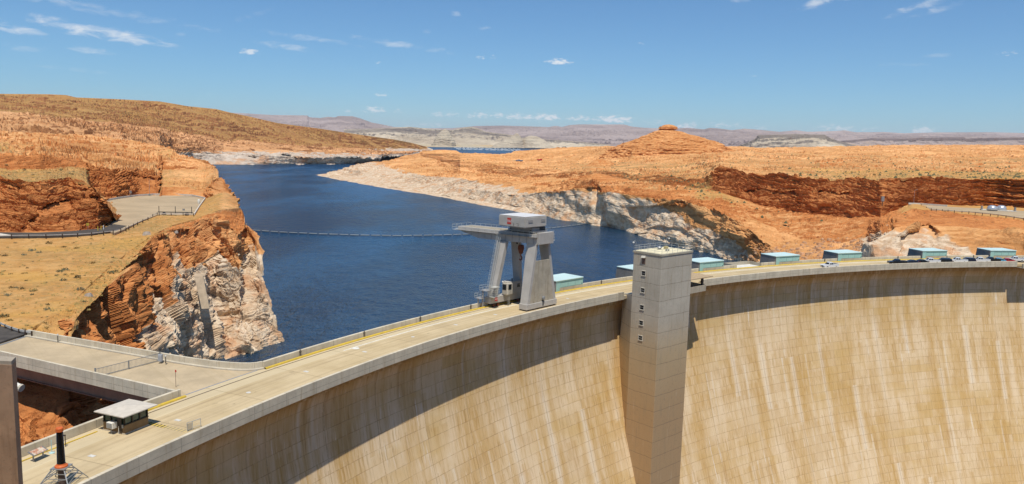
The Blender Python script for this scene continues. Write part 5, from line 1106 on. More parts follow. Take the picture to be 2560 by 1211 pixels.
# local: x right, y to the lake, z up; origin at front centre
MB().box(-5,5,.06,6.3,-.3,2.72).build('body', TURQ, gh)
MB().box(-5.16,5.16,-.12,6.45,2.724,2.95).build('roof', TURQR, gh, bevel=.04, seg=1)
MB().box(-3.4,4.85,.0,.058,1.15,2.2).build('door_panel', TURQ, gh)
MB().box(-3.4,4.85,-.01,.058,2.22,2.32).build('louvre_strip', TURQD, gh)
for x_ in (-.6,2.1): MB().box(x_-.03,x_+.03,-.006,.058,1.15,2.2).build('panel_joint', TURQD, gh)
MB().box(-3.6,4.98,-.03,.058,-.2,1.0).build('base_panel', CONC, gh)
MB().box(4.55,4.75,-.05,.0,1.25,1.45).build('lock_box', DARK, gh)
for sx in (-1,1):
    y_ = [(-.02,-.3),(6.9,-.3),(6.4,2.72),(-.02,2.72)]
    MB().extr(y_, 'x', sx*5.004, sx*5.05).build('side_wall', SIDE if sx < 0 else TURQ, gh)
for i, (lo, hi) in enumerate(BOX):
    o = gh if i == 0 else dup(gh)
    am = (lo+hi)/2; p = pol(288.75, am); o.location = p; o.rotation_euler = (0,0,R(am-90))
    tag(o, 'flat-roofed turquoise gate house '+WHERE[i], 'gate house', 'turquoise gate houses along the upstream parapet')

# ------------------------------------------------------------------ guard booth
bo = empty('guard_booth', pol(286.0, 157.95), rz=R(157.95-90), label='small brown guard booth with wide pale hipped roof on the crest road', cat='booth')
BRN = simple('brown_booth_wall', (.24,.155,.07), .7, var=.12, scale=.8); BRF = simple('brown_frame', (.06,.045,.03), .5)
GRG = simple('greenish_glass', (.05,.085,.06), .06, spec=.7, var=.3, scale=.9)
MB().box(-1.75,1.75,-1.75,1.75,.0,1.12).build('wall', BRN, bo)
MB().box(-1.79,1.79,-1.79,1.79,0,.14).build('plinth', CONC_L, bo)
MB().box(-1.62,1.62,-1.62,1.62,1.125,2.28).build('glazing', GRG, bo)
for sx, sy in ((1,0),(-1,0),(0,1),(0,-1)):
    for k in range(4):
        t = -1.68+k*1.12
        p = (sx*1.68, t) if sx else (t, sy*1.68)
        MB().box(p[0]-.07,p[0]+.07,p[1]-.07,p[1]+.07,1.122,2.3).build('mullion', BRF, bo)
MB().box(-1.8,1.8,-1.8,1.8,1.10,1.2).build('window_rail', BRF, bo); MB().box(-1.8,1.8,-1.8,1.8,2.26,2.42).build('window_rail', BRF, bo)
MB().hexa([(-2.55,-2.55,2.424),(2.55,-2.55,2.424),(2.55,2.3,2.424),(-2.55,2.3,2.424)], [(-2.55,-2.55,2.54),(2.55,-2.55,2.54),(2.55,2.3,2.54),(-2.55,2.3,2.54)]).add([(-2.55,-2.55,2.541),(2.55,-2.55,2.541),(2.55,2.3,2.541),(-2.55,2.3,2.541),(0,-.1,2.86)], [(0,1,4),(1,2,4),(2,3,4),(3,0,4),(0,3,2,1)]).build('roof', simple('pale_booth_roof', (.58,.52,.43), .8, var=.08), bo)
ac = MB().box(-2.55,-1.85,-.7,.3,.75,1.5).build('air_conditioner', WHITE, bo, bevel=.03, seg=1)
MB().box(-2.58,-2.55,-.6,.2,.82,1.42).build('grille', STEELGREY, ac)
MB().box(-1.84,-1.755,-1.35,-.75,.1,2.1).build('door', BRF, bo)
MB().tube((-2.3,-.2,0),(-2.3,-.2,.75),.04,n=6).build('support_post', STEELGREY, bo)
MB().tube((-1.95,-1.0,0),(-1.95,-1.0,1.0),.04,n=6).build('support_post', WHITE, bo)
MB().box(-1.9,-1.77,-1.62,-1.45,.8,1.25).build('card_reader', STEELGREY, bo)

# ------------------------------------------------------------------ things on the left part of the crest
# transformer bushing on a lattice stand
gp = pol(279.2, 160.86); zt = at(155, 1168, D=math.hypot(gp.x, gp.y)).z
bu = empty('insulator_display', gp, label='tall black ribbed electrical bushing with orange ends on a grey lattice stand', cat='insulator')
sf = MB(); T_ = .62; Bq = 1.75
top = [(-T_,-T_,zt),(T_,-T_,zt),(T_,T_,zt),(-T_,T_,zt)]; bot = [(-Bq,-Bq,0),(Bq,-Bq,0),(Bq,Bq,0),(-Bq,Bq,0)]
for a, b_ in zip(bot, top): MB().bar(a, b_, .09).build('stand_leg', STEELGREY, bu)
lp_ = lambda i, t: Vector(bot[i]).lerp(Vector(top[i]), t)
for t in (.32,.56,.78):
    for i in range(4): sf.bar(lp_(i,t), lp_((i+1) % 4,t), .06)
for i in range(4): sf.bar(lp_(i,.32), lp_((i+1) % 4,.56), .05)
sf.build('stand_brace', STEELGREY, bu)
MB().box(-.75,.75,-.75,.75,zt,zt+.08).build('stand_top', STEELGREY, bu)
MB().lathe([(.36,zt-zt*.0-.02-2.4),(.36,zt-.01)], n=14).build('lower_tube', simple('dark_tube', (.10,.075,.07), .5, .3), bu)
ORG = simple('orange_cap', (.60,.13,.03), .5)
MB().lathe([(.62,zt+.082),(.62,zt+.2),(.46,zt+.32),(.42,zt+.42)], n=18).build('lower_flange', ORG, bu)
pr_ = []; Hh = 3.35
for k in range(34):
    z = zt+.42+Hh*k/34; r0 = .40-.08*k/34; pr_ += [(r0-.07,z),(r0,z+.03),(r0-.07,z+.06)]
MB().lathe(pr_, n=18).build('ribbed_insulator', simple('black_glaze', (.012,.011,.011), .15, spec=.6), bu)
zz = zt+.42+Hh; MB().lathe([(.27,zz),(.36,zz+.06),(.36,zz+.38),(.30,zz+.46),(.12,zz+.5)], n=18).build('cap', ORG, bu)
# wayside panel
a_, b_ = pol(286.8, 160.3), pol(286.9, 160.0)
ps = empty('information_panel', (a_+b_)/2, rz=math.atan2(b_.y-a_.y, b_.x-a_.x), label='tilted information panel with orange picture on two grey legs', cat='panel')
for x_ in (-.62,.62): MB().bar((x_,0,0),(x_,0,.85),.14,.09).build('leg', STEELGREY, ps)
m_p, n_, bb = mat('panel_print'); P_ = n_.obj(); x_, y_, z_ = n_.sep(P_)
pic = n_.mix(n_.ramp(n_.noise(P_, 2.5, 5, .6), .4, .6), (.45,.2,.12), (.62,.52,.40)); n_.lk(n_.mix(n_.math('GREATER_THAN', n_.math('ABSOLUTE', x_), .78), pic, (.2,.19,.18)), bb.inputs['Base Color'])
bd = MB().hexa([(-.95,-.42,.78),(.95,-.42,.78),(.95,.42,1.12),(-.95,.42,1.12)], [(-.95,-.44,.83),(.95,-.44,.83),(.95,.40,1.17),(-.95,.40,1.17)]).build('panel_board', simple('panel_frame', (.20,.19,.18), .5), ps)
MB().hexa([(-.88,-.38,.855),(.88,-.38,.855),(.88,.35,1.155),(-.88,.35,1.155)], [(-.88,-.384,.862),(.88,-.384,.862),(.88,.346,1.162),(-.88,.346,1.162)]).build('picture', m_p, bd)
# slim posts by the yellow line
o = empty('marker_post', pol(287.1, 159.78), label='slim pale blue post on a round base beside the yellow line', cat='post'); PB = simple('pale_blue_paint', (.42,.58,.56), .5)
MB().lathe([(.32,0),(.32,.06),(.12,.12),(.08,.14)], n=14).build('base', PB, o); MB().tube((0,0,.12),(0,0,1.5),.05,n=8).build('pole', PB, o)
o = empty('marker_post', pol(287.3, 159.40), label='slim dark post with hooked top standing behind the tall bushing', cat='post')
MB().tube((0,0,0),(0,0,1.3),.05,n=8).build('pole', BRF, o); MB().box(-.3,.06,-.06,.06,1.28,1.42).build('head', BRF, o)
o = empty('marker_post', pol(287.5, 160.75), label='slim white post beside the edge of the foreground pier', cat='post')
MB().tube((0,0,0),(0,0,1.7),.05,n=8).build('pole', WHITE, o); MB().lathe([(.3,0),(.3,.05),(.1,.1)], n=12).build('base', WHITE, o)
# little railing at the end of the striped bar
a_, b_ = pol(278.43, 157.5), pol(278.2, 157.2); o = empty('small_barrier', a_, label='little grey rail barrier with a grille panel at the end of the striped bar', cat='barrier'); I_ = Matrix.Translation(a_).inverted()
d_ = (b_-a_).normalized(); g = MB()
for t in (0,.75,1.9): g.bar(a_+d_*t, a_+d_*t+Vector((0,0,1.1)), .07)
g.bar(a_+Vector((0,0,1.1)), a_+d_*1.9+Vector((0,0,1.1)), .06); g.bar(a_+d_*.75+Vector((0,0,.3)), a_+d_*1.9+Vector((0,0,.3)), .05)
ch(g.build('rail_frame', RAILW), o, I_); g = MB()
for t in np.linspace(.1,.65,6): g.bar(a_+d_*t+Vector((0,0,.15)), a_+d_*t+Vector((0,0,.95)), .04)
g.bar(a_+d_*.02+Vector((0,0,.15)), a_+d_*.72+Vector((0,0,.15)), .05); ch(g.build('grille_panel', STEELGREY), o, I_)
# flag pole on the bridge corner
o = empty('flag_pole', (-47.6,106.9,0), label='thin brown pole with red tip on the approach bridge near its corner', cat='pole')
MB().tube((0,0,0),(0,0,2.5),.035,n=6).build('pole', simple('brown_pole', (.20,.12,.09), .6), o); MB().hexa([(-.06,-.03,2.2),(.14,-.03,2.25),(.14,.03,2.25),(-.06,.03,2.2)], [(-.06,-.03,2.6),(.14,-.03,2.5),(.14,.03,2.5),(-.06,.03,2.6)]).build('flag', REDS, o)
# instrument cabinet with dish by the gate
o = empty('instrument_cabinet', (-55.0,118.3,0), label='grey instrument cabinet with camera dome at the end of the bridge gate', cat='cabinet')
MB().box(-.3,.3,-.25,.25,.35,1.45).build('cabinet', simple('cabinet_grey', (.36,.38,.40), .5), o, bevel=.03, seg=1); MB().bar((0,0,0),(0,0,2.5),.12).build('post', STEELGREY, o)
MB().lathe([(.1,2.5),(.22,2.45),(.24,2.25),(.12,2.05),(.02,2.0)], n=12).build('camera_dome', DARK, o)
LL = ['small white lamp on the bridge parapet above the sandy bank', 'small white lamp on the bridge parapet beside the instrument cabinet']
for i, p in enumerate(((-77.3,128.7,1.1),(-53.9,117.7,1.1))):
    o = empty('parapet_lamp', p, label=LL[i], cat='lamp', group='white lamps on the bridge parapet')
    MB().tube((0,0,-.9),(0,0,.15),.09,n=8).build('stem', LAMPM, o); MB().lathe([(.13,.15),(.15,.35),(.1,.45)], n=10).build('lamp_glass', LAMPT, o)
o = empty('wall_box', pol(288.9, 157.05, .55), rz=R(157.05-90), label='small grey electrical box on the parapet behind the guard booth', cat='box')
MB().box(-.22,.22,-.12,.06,-.25,.35).build('box', STEELGREY, o, bevel=.02, seg=1); MB().tube((0,-.03,-.5),(0,-.03,-.25),.03,n=6).build('conduit', DARK, o)
# foreground pier
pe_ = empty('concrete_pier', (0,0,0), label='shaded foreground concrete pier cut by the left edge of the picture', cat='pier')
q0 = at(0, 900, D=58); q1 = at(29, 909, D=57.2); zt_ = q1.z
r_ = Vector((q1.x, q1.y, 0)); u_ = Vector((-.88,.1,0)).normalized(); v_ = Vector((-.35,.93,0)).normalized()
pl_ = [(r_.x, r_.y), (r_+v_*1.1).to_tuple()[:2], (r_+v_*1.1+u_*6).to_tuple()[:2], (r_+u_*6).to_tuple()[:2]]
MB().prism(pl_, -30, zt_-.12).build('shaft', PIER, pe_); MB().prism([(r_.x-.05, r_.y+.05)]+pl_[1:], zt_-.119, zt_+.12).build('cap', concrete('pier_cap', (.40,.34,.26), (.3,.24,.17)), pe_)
# ------------------------------------------------------------------ vehicles
TYRE = simple('tyre_rubber', (.02,.02,.02), .85); RIMM = simple('wheel_rim', (.45,.45,.46), .3, .7)
CGL = simple('car_glass', (.015,.018,.02), .05, spec=.7); LAMPG = simple('headlight_glass', (.75,.76,.74), .15); TAIL = simple('tail_light', (.4,.02,.02), .2)
def paint(name, c):
    m, n, b = mat(name); b.inputs['Base Color'].default_value = (*c, 1); b.inputs['Roughness'].default_value = .28; b.inputs['Specular IOR Level'].default_value = .5; b.inputs['Coat Weight'].default_value = .6
    return m
PAINT = dict(black=paint('black_car_paint', (.012,.012,.013)), navy=paint('navy_car_paint', (.018,.022,.045)), white=paint('white_car_paint', (.74,.74,.73)), blue=paint('light_blue_car_paint', (.12,.38,.58)), red=paint('red_car_paint', (.42,.012,.02)))
def vehicle(kind, pc, label, p, rz, group='vehicles parked along the far end of the crest'):
    """x forward; origin on the ground"""
    t = empty({'pickup':'pickup_truck','sedan':'parked_car','suv':'parked_suv'}[kind], p, rz, label, {'pickup':'truck','sedan':'car','suv':'car'}[kind], group)
    pm = PAINT[pc]
    L, Wd = {'pickup':(5.7,1.95),'sedan':(4.7,1.8),'suv':(4.9,1.92)}[kind]; w = Wd/2; f = L/2
    if kind == 'pickup':
        body = [(-f,.5),(f-.1,.45),(f,.62),(f-.02,1.0),(f-.25,1.12),(1.35,1.2),(-.75,1.2),(-.78,1.25),(-f,1.25)]
        cab = [(-.72,1.18),(1.3,1.18),(.55,1.82),(.3,1.88),(-.45,1.88),(-.62,1.82)]; wx = (1.75,-1.75); wr = .39
    elif kind == 'sedan':
        body = [(-f,.42),(f-.15,.32),(f,.5),(f-.05,.72),(1.1,.95),(-1.5,1.0),(-f+.05,.92)]
        cab = [(-1.75,.95),(1.2,.92),(.35,1.42),(0,1.47),(-.7,1.46),(-1.1,1.38)]; wx = (1.4,-1.4); wr = .33
    else:
        body = [(-f,.5),(f-.12,.42),(f,.6),(f-.04,.95),(1.25,1.1),(-f+.05,1.12)]
        cab = [(-f+.08,1.1),(1.25,1.08),(.5,1.68),(.2,1.75),(-1.9,1.75),(-f+.3,1.66)]; wx = (1.5,-1.45); wr = .37
    bo_ = MB().hexa([(x, -w, z) for x, z in body], [(x, w, z) for x, z in body]).build('body', pm, t, bevel=.07)
    ci = .14
    MB().hexa([(x, -w+.06+(ci if z > 1.3 else 0), z) for x, z in cab], [(x, w-.06-(ci if z > 1.3 else 0), z) for x, z in cab]).build('cabin', pm, t, bevel=.05)
    zl = cab[0][1]+.08; zh = max(z for _, z in cab)-.14; zb = cab[0][1]
    # side glass, windscreen and rear glass, each slightly proud of the cabin
    for sy in (-1, 1):
        xs0, xs1 = cab[0][0]+.18, cab[1][0]-.25; xt0, xt1 = cab[-1][0]+.1, cab[2][0]-.02
        yb = sy*(w-.03); yt = sy*(w-.185)
        mid0, mid1 = (xs0+xs1)/2-.05, (xt0+xt1)/2-.05
        for (a, b_, c_, d_) in ((xs0, mid0, mid1, xt0), (mid0+.1, xs1, xt1, mid1+.1)):
            MB().hexa([(a,yb,zl),(b_,yb,zl),(c_,yt,zh),(d_,yt,zh)], [(a,yb-sy*.06,zl),(b_,yb-sy*.06,zl),(c_,yt-sy*.06,zh),(d_,yt-sy*.06,zh)]).build('side_window', CGL, t)
    def screen(x0, x1, nm, sg):
        MB().hexa([(x0+sg*.03,-w+.2,zl),(x0+sg*.03,w-.2,zl),(x1+sg*.05,w-.3,zh),(x1+sg*.05,-w+.3,zh)], [(x0-sg*.1,-w+.2,zl),(x0-sg*.1,w-.2,zl),(x1-sg*.1,w-.3,zh),(x1-sg*.1,-w+.3,zh)]).build(nm, CGL, t)
    xf0 = cab[1][0]+(cab[2][0]-cab[1][0])*(zl-zb)/(cab[2][1]-zb); xf1 = cab[1][0]+(cab[2][0]-cab[1][0])*(zh-zb)/(cab[2][1]-zb)
    xr0 = cab[0][0]+(cab[-1][0]-cab[0][0])*(zl-zb)/(cab[-1][1]-zb); xr1 = cab[0][0]+(cab[-1][0]-cab[0][0])*(zh-zb)/(cab[-1][1]-zb)
    screen(xf0, xf1, 'windscreen', 1); screen(xr0, xr1, 'rear_window', -1)
    if kind == 'pickup':
        MB().box(-f+.1,-.85,-w+.12,w-.12,1.252,1.262).build('cargo_bed', DARK, t)
        for sy in (-1,1): MB().box(-f+.02,-.8,sy*(w-.07)-.05,sy*(w-.07)+.05,1.25,1.36).build('bed_rail', pm, t)
        MB().box(-f,-f+.07,-w+.05,w-.05,1.25,1.36).build('tailgate', pm, t)
    for x_ in wx:
        for sy in (-1, 1):
            wh = MB().lathe([(wr*.6,-.11),(wr*.95,-.12),(wr,-.08),(wr,.08),(wr*.95,.12),(wr*.6,.11)], n=18).build('wheel', TYRE, t); wh.location = (x_, sy*(w-.1), wr); wh.rotation_euler = (R(90),0,0)
            MB().lathe([(.02,-.13),(wr*.58,-.125),(wr*.58,.125),(.02,.13)], n=12).build('rim', RIMM, wh)
    for sy in (-1,1):
        MB().box(f-.09,f+.012,sy*(w-.32)-.16,sy*(w-.32)+.16,body[2][1]+.13,body[2][1]+.31).build('headlight', LAMPG, t)
        MB().box(-f-.012,-f+.08,sy*(w-.16)-.09,sy*(w-.16)+.09,.75,1.05).build('tail_light', TAIL, t)
        MB().box(cab[1][0]-.35,cab[1][0]-.2,sy*(w+.1)-.09,sy*(w+.1)+.09,zl,zl+.14).build('mirror', pm, t)
    MB().box(f-.02,f+.02,-w+.55,w-.55,body[2][1]+.05,body[2][1]+.28).build('grille', DARK, t)
    MB().box(f-.05,f+.07,-w+.08,w-.08,body[1][1]+.02,body[1][1]+.17).build('bumper', STEELGREY, t); MB().box(-f-.07,-f+.05,-w+.08,w-.08,.5,.66).build('bumper', STEELGREY, t)
    return t
def azrad(px, rad, z=.0, py=655):
    x, y, w = rays(px, py); l = math.hypot(x, y); dx, dy = float(x/l), float(y/l)
    b_ = dx*CX+dy*CY; c_ = CX*CX+CY*CY-rad*rad; t = b_+math.sqrt(max(0, b_*b_-c_))
    return Vector((dx*t, dy*t, z))
def heading(p, turn):   # along the crest towards the photographed left, turned towards the lake
    a = math.atan2(p.y-CY, p.x-CX); return a+math.pi/2-R(turn)
CARS = [(2075,279.6,'pickup','white',4,'lone white pickup driving on the crest left of the parked row'),
 (2243,279.6,'pickup','black',24,'black pickup at the near left end of the parked row'),
 (2279,279.8,'sedan','navy',28,'dark navy sedan second from the left of the parked row'),
 (2302,280.2,'sedan','black',28,'black sedan nose against the first white parked pickup'),
 (2326,280.0,'pickup','white',26,'first white parked pickup from the left, beside two dark sedans'),
 (2359,280.2,'suv','black',26,'tall black car between the first two white parked pickups'),
 (2394,280.0,'pickup','white',26,'second white parked pickup, between tall black cars'),
 (2418,280.4,'suv','navy',26,'tall dark navy car between the second and third white pickups'),
 (2450,280.2,'pickup','white',26,'third white parked pickup from the left'),
 (2476,280.4,'pickup','black',26,'black parked pickup between the third white pickup and the light blue car'),
 (2494,281.0,'sedan','blue',26,'light blue car squeezed behind the black pickup'),
 (2516,280.2,'sedan','red',26,'red car near the right end of the parked row'),
 (2538,281.6,'pickup','white',30,'white pickup behind the red car'),
 (2562,281.8,'sedan','white',30,'white car cut by the right edge of the picture')]
for px, rad, kd, pc, tn, lb in CARS:
    p = azrad(px, rad, .012); vehicle(kd, pc, lb, p, heading(p, tn), None if 'driving' in lb else 'vehicles parked along the far end of the crest')
# ------------------------------------------------------------------ floating boom across the lake
FLT = simple('boom_float', (.25,.265,.27), .55, var=.15)
bmpts = [(612,574),(638,576),(703,580.5),(798,585),(896,588),(1003,589.5),(1104,588),(1178,585.5),(1280,578),(1380,570.5),(1440,563),(1478,557)]
pts = [at(x, y, z=ZW+.35) for x, y in bmpts]
acc_ = [0]
for a, b_ in zip(pts[:-1], pts[1:]): acc_.append(acc_[-1]+(b_-a).length)
def along(s):
    k = max(0, min(len(pts)-2, int(np.searchsorted(acc_, s))-1)); f = (s-acc_[k])/(acc_[k+1]-acc_[k]); return pts[k].lerp(pts[k+1], f)
bm_ = empty('floating_boom', pts[0], label='long chain of pale cylindrical floats strung across the lake behind the crane', cat='boom'); BI_ = Matrix.Translation(pts[0]).inverted()
s = 0.0; c = MB(); prev = None
while s+7 < acc_[-1]:
    p, q = along(s), along(s+6.4); ch(MB().tube(p, q, .32, n=8).build('float', FLT, smooth=False), bm_, BI_)
    if prev is not None: c.tube(prev, p, .09, n=5)
    prev = q; s += 7.9
ch(c.build('chain', DARK), bm_, BI_)
# ------------------------------------------------------------------ marina far up the lake
HULL = simple('white_boat', (.80,.80,.78), .5, var=.04)
boat = empty('boat', (0,0,0)); MB().hexa([(-7,-2,0),(6,-2,0),(8,0,0),(6,2,0),(-7,2,0)], [(-7,-2.2,1.2),(6.4,-2.2,1.5),(9,0,1.7),(6.4,2.2,1.5),(-7,2.2,1.2)]).build('hull', HULL, boat); MB().box(-6,3.5,-1.8,1.8,1.5,4.2).build('cabin', HULL, boat); MB().box(-5.9,3.4,-1.83,1.83,2.4,3.3).build('window_band', simple('boat_window', (.05,.06,.07), .2), boat)
rb = random.Random(4); k = 0
BL = 'white boat moored in the distant marina on the far arm of the lake'
for row, y_ in enumerate((371.4, 372.6, 373.9, 375.3)):
    for i in range(17):
        px = 1140+i*9.6+rb.uniform(-3,3)+row*3
        if px > 1300: continue
        p = at(px, y_+(px-1200)*.022, z=ZW+.05); o = boat if k == 0 else dup(boat); k += 1
        o.location = p; o.rotation_euler = (0,0,rb.choice([0,.3,1.57,-.2])+rb.uniform(-.2,.2)); o.scale = (1.9,1.7,1.6)
        tag(o, BL, 'boat', 'boats moored in the distant marina')
# ------------------------------------------------------------------ left bank: lot, road, rails, posts
LOTM = simple('gravel_lot', (.43,.325,.20), .95, var=.12, scale=.08)
def sheet_poly(name, poly, m, thick=.5):
    k = len(poly); return tag(MB().add(list(poly)+[(x, y, z-thick) for x, y, z in poly], [tuple(range(k)), tuple(range(k, 2*k))[::-1]]+[(i, (i+1) % k, k+(i+1) % k, k+i) for i in range(k)]).build(name, m), kind='structure')
lot = [at(x, y, z=2.32) for x, y in [(268,503),(300,497),(345,491),(385,488.5),(430,488.5),(480,491),(512,498),(499,517),(486,537),(440,537.5),(395,537),(345,556),(310,574),(286,583),(262,574),(285,553)]]
sheet_poly('gravel_parking_lot', [tuple(p) for p in lot], LOTM, 1.2)
road = [at(x, y, z=2.36) for x, y in [(-80,590),(-30,592),(60,592),(160,589.5),(230,585.5),(290,577),(318,565),(286,561),(255,571),(180,578),(90,582),(0,581),(-80,579)]]
sheet_poly('asphalt_road', [tuple(p) for p in road], ASPH, 1.2)
wp = [at(x, y, z=2.41) for x, y in [(-40,583),(0,583.5),(34,589),(0,590.5),(-40,590)]]
sheet_poly('pale_concrete_apron', [tuple(p) for p in wp], simple('pale_apron', (.62,.57,.48), .9), .2)
def rail(name, px, z, label, cat, posth, pm, railm, rz=(0.55,), barw=.16, post_every=1, wall=None):
    P_ = [at(x, y, z=z) for x, y in px]; t = empty(name, P_[0], label=label, cat=cat); I_ = Matrix.Translation(P_[0]).inverted()
    if wall:
        g = MB()
        for a, b_ in zip(P_[:-1], P_[1:]): g.bar(a+Vector((0,0,wall/2)), b_+Vector((0,0,wall/2)), .4, wall)
        ch(g.build('wall', railm), t, I_)
    else:
        g = MB()
        for a, b_ in zip(P_[:-1], P_[1:]):
            for q in rz: g.bar(a+Vector((0,0,q)), b_+Vector((0,0,q)), .1, barw)
        ch(g.build('rail', railm), t, I_)
        for p in P_[::post_every]: ch(MB().bar(p-Vector((0,0,.6)), p+Vector((0,0,posth)), .24).build('post', pm), t, I_)
    return t
WOOD = simple('dark_wood_post', (.055,.035,.025), .9); GALV = simple('pale_guard_rail', (.60,.58,.53), .5, .2)
JER = simple('pale_barrier_concrete', (.60,.56,.48), .85)
rail('barrier_wall', [(268,503),(300,496.5),(345,490.5),(385,488),(430,488),(480,490.5),(512,497.5)], 2.32, 'low pale concrete barrier along the back edge of the gravel lot', 'barrier', 0, WOOD, JER, wall=.85)
rail('barrier_wall', [(513,498),(499,517.5),(486,538)], 2.32, 'low pale concrete barrier down the right edge of the gravel lot', 'barrier', 0, WOOD, JER, wall=.8)
rail('guard_rail', [(-60,594),(-20,594.5),(29,593.5),(72,592.5),(115,592.5),(156,591.5),(194,590),(229,587.5),(259,584.5),(283,582),(302,578),(315,575),(322,570.5),(334,565.5),(344,560.5),(357,554.5),(370,548.5),(382,541),(393,536.5)], 2.34, 'pale guard rail on dark posts curving along the road above the sandy slope', 'guard rail', .85, WOOD, GALV)
rail('guard_rail', [(398,537.5),(428,537.5),(458,538),(484,539)], 2.32, 'short pale guard rail at the front edge of the gravel lot', 'guard rail', .85, WOOD, GALV, barw=.3)
rail('guard_rail', [(-25,809),(0,815),(14,821),(30,827),(48,832.5),(64,835.5),(80,838)], .35, 'white guard rail curving along the asphalt road at the bridge end', 'guard rail', .7, WOOD, GALV, rz=(.42,.6))
# steel frame with two dark boxes at the front of the lot
a_, b_ = at(395,533,z=2.32), at(482,535,z=2.32); t = empty('barrier_gate', a_, label='three-post steel gate frame at the front of the gravel lot', cat='gate'); I_ = Matrix.Translation(a_).inverted()
ch(MB().bar(a_+Vector((0,0,.5)), b_+Vector((0,0,.5)), .3).build('rail', DARK), t, I_)
for q in (.03,.5,.97): p = a_.lerp(b_, q); ch(MB().bar(p, p+Vector((0,0,3.0)), .2).build('post', DARK), t, I_)
ch(MB().bar(a_.lerp(b_,.03)+Vector((0,0,2.9)), a_.lerp(b_,.97)+Vector((0,0,2.9)), .04).build('cable', DARK), t, I_)
p = a_.lerp(b_,.74); ch(MB().bar(p+Vector((-.5,0,1.7)), p+Vector((.5,0,1.7)), .12, .8).build('sign_plate', STEELGREY), t, I_)
for i, q in enumerate(((410,536.5),(467,537.5))):
    p = at(*q, z=2.34); o = empty('dark_crate', p, label=('dark hump-topped box under the left part of the gate frame','dark hump-topped box under the right part of the gate frame')[i], cat='box', group='dark boxes under the gate frame')
    MB().hexa([(-.9,-.5,0),(.9,-.5,0),(.9,.5,0),(-.9,.5,0)], [(-.7,-.4,.7),(.7,-.4,.7),(.7,.4,.7),(-.7,.4,.7)]).build('body', DARK, o, bevel=.08); MB().lathe([(.5,.7),(.4,.95),(.1,1.05)], n=10).build('lid', DARK, o)
p = at(497,510,z=2.32); o = empty('white_tank', p, label='small upright white tank beside the right barrier of the lot', cat='tank'); MB().lathe([(.55,0),(.6,.1),(.6,1.9),(.45,2.15),(.1,2.25)], n=14).build('tank', WHITE, o, smooth=True); MB().lathe([(.7,0),(.7,.12)], n=14).build('base', CONC_L, o)
def lamp_post(p, h, label, group=None):
    o = empty('lamp_post', p, label=label, cat='lamp post', group=group)
    MB().tube((0,0,-.5),(0,0,h),.11,.07,n=8).build('pole', STEELGREY, o); MB().bar((0,0,h),(1.3,0,h+.15),.08).build('arm', STEELGREY, o); MB().box(.9,1.7,-.2,.2,h+.05,h+.25).build('lamp_head', STEELGREY, o)
    MB().box(-.35,.35,-.35,.35,0,.9).build('control_box', STEELGREY, o); return o
lamp_post(at(374,489.5,z=2.4), 8.5, 'grey lamp post behind the back barrier of the gravel lot')
lamp_post(at(2284,510,z=3.3), 9.0, 'grey lamp post at the left end of the far right overlook')
p = at(327,492,z=2.6); o = empty('survey_antenna', p, label='short grey mast with a sensor box behind the gravel lot barrier', cat='mast'); MB().tube((0,0,-.5),(0,0,2.6),.12,n=8).build('mast', STEELGREY, o); MB().box(-.5,.5,-.3,.3,1.8,3.2).build('sensor_box', STEELGREY, o)
p = at(220,575,z=2.2); o = empty('road_sign', p, label='yellow diamond road sign at the foot of the red cliff', cat='sign'); MB().tube((0,0,0),(0,0,1.6),.06,n=6).build('post', STEELGREY, o); MB().bar((-.02,-.06,1.9),(.02,-.1,1.9),.9,.9).build('sign_face', YEL, o)
for i, (x, y, m_, nm) in enumerate(((245,577,YEL,'leftmost yellow bollard at the foot of the red cliff'),(253,575,YEL,'yellow bollard next to the white one by the red cliff'),(259,573.5,WHITE,'white bollard at the end of the red cliff by the lot entrance'))):
    o = empty('bollard', at(x, y, z=2.4), label=nm, cat='bollard', group='bollards by the lot entrance'); MB().tube((0,0,-.2),(0,0,1.25),.15,n=10).build('post', m_, o); MB().lathe([(.16,1.25),(.12,1.36),(.02,1.4)], n=10).build('cap', m_, o)
# ------------------------------------------------------------------ right bank overlook
ov = [at(x, y, z=3.42) for x, y in [(2271,511),(2300,512.5),(2340,515.5),(2400,519),(2470,522),(2520,525),(2640,533),(2640,553),(2560,546),(2500,537),(2440,530.5),(2380,527),(2330,524),(2308,518),(2300,514)]]
sheet_poly('overlook_paving', [tuple(p) for p in ov], LOTM, 1.5)
rail('barrier_wall', [(2271,511),(2300,512),(2340,515),(2368,517)], 3.42, 'low pale barrier along the back of the far right overlook', 'barrier', 0, WOOD, JER, wall=1.0)
rail('guard_rail', [(2303,514.5),(2316,521),(2328,525),(2341,526.5),(2356,527.5),(2370,528.5),(2386,530),(2405,531.5),(2422,533),(2438,535),(2456,536.5),(2476,538.5),(2495,541),(2515,543.5),(2535,546),(2560,549)], 3.42, 'guard rail on dark posts along the front of the far right overlook', 'guard rail', .9, WOOD, GALV)
SILV = simple('silver_dome', (.62,.63,.63), .3, .6, var=.05)
pf = at(2500,527.5,z=3.5); t = empty('service_platform', pf, rz=-.35, label='pale loading platform under the two silver tanks on the overlook', cat='platform')
MB().box(-10,8,-2.5,2.5,0,.35).build('deck', JER, t)
for x_ in (-9.5,7.5): MB().box(x_-.3,x_+.3,-1.4,1.4,.352,2.4).build('equipment_box', STEELGREY, t)
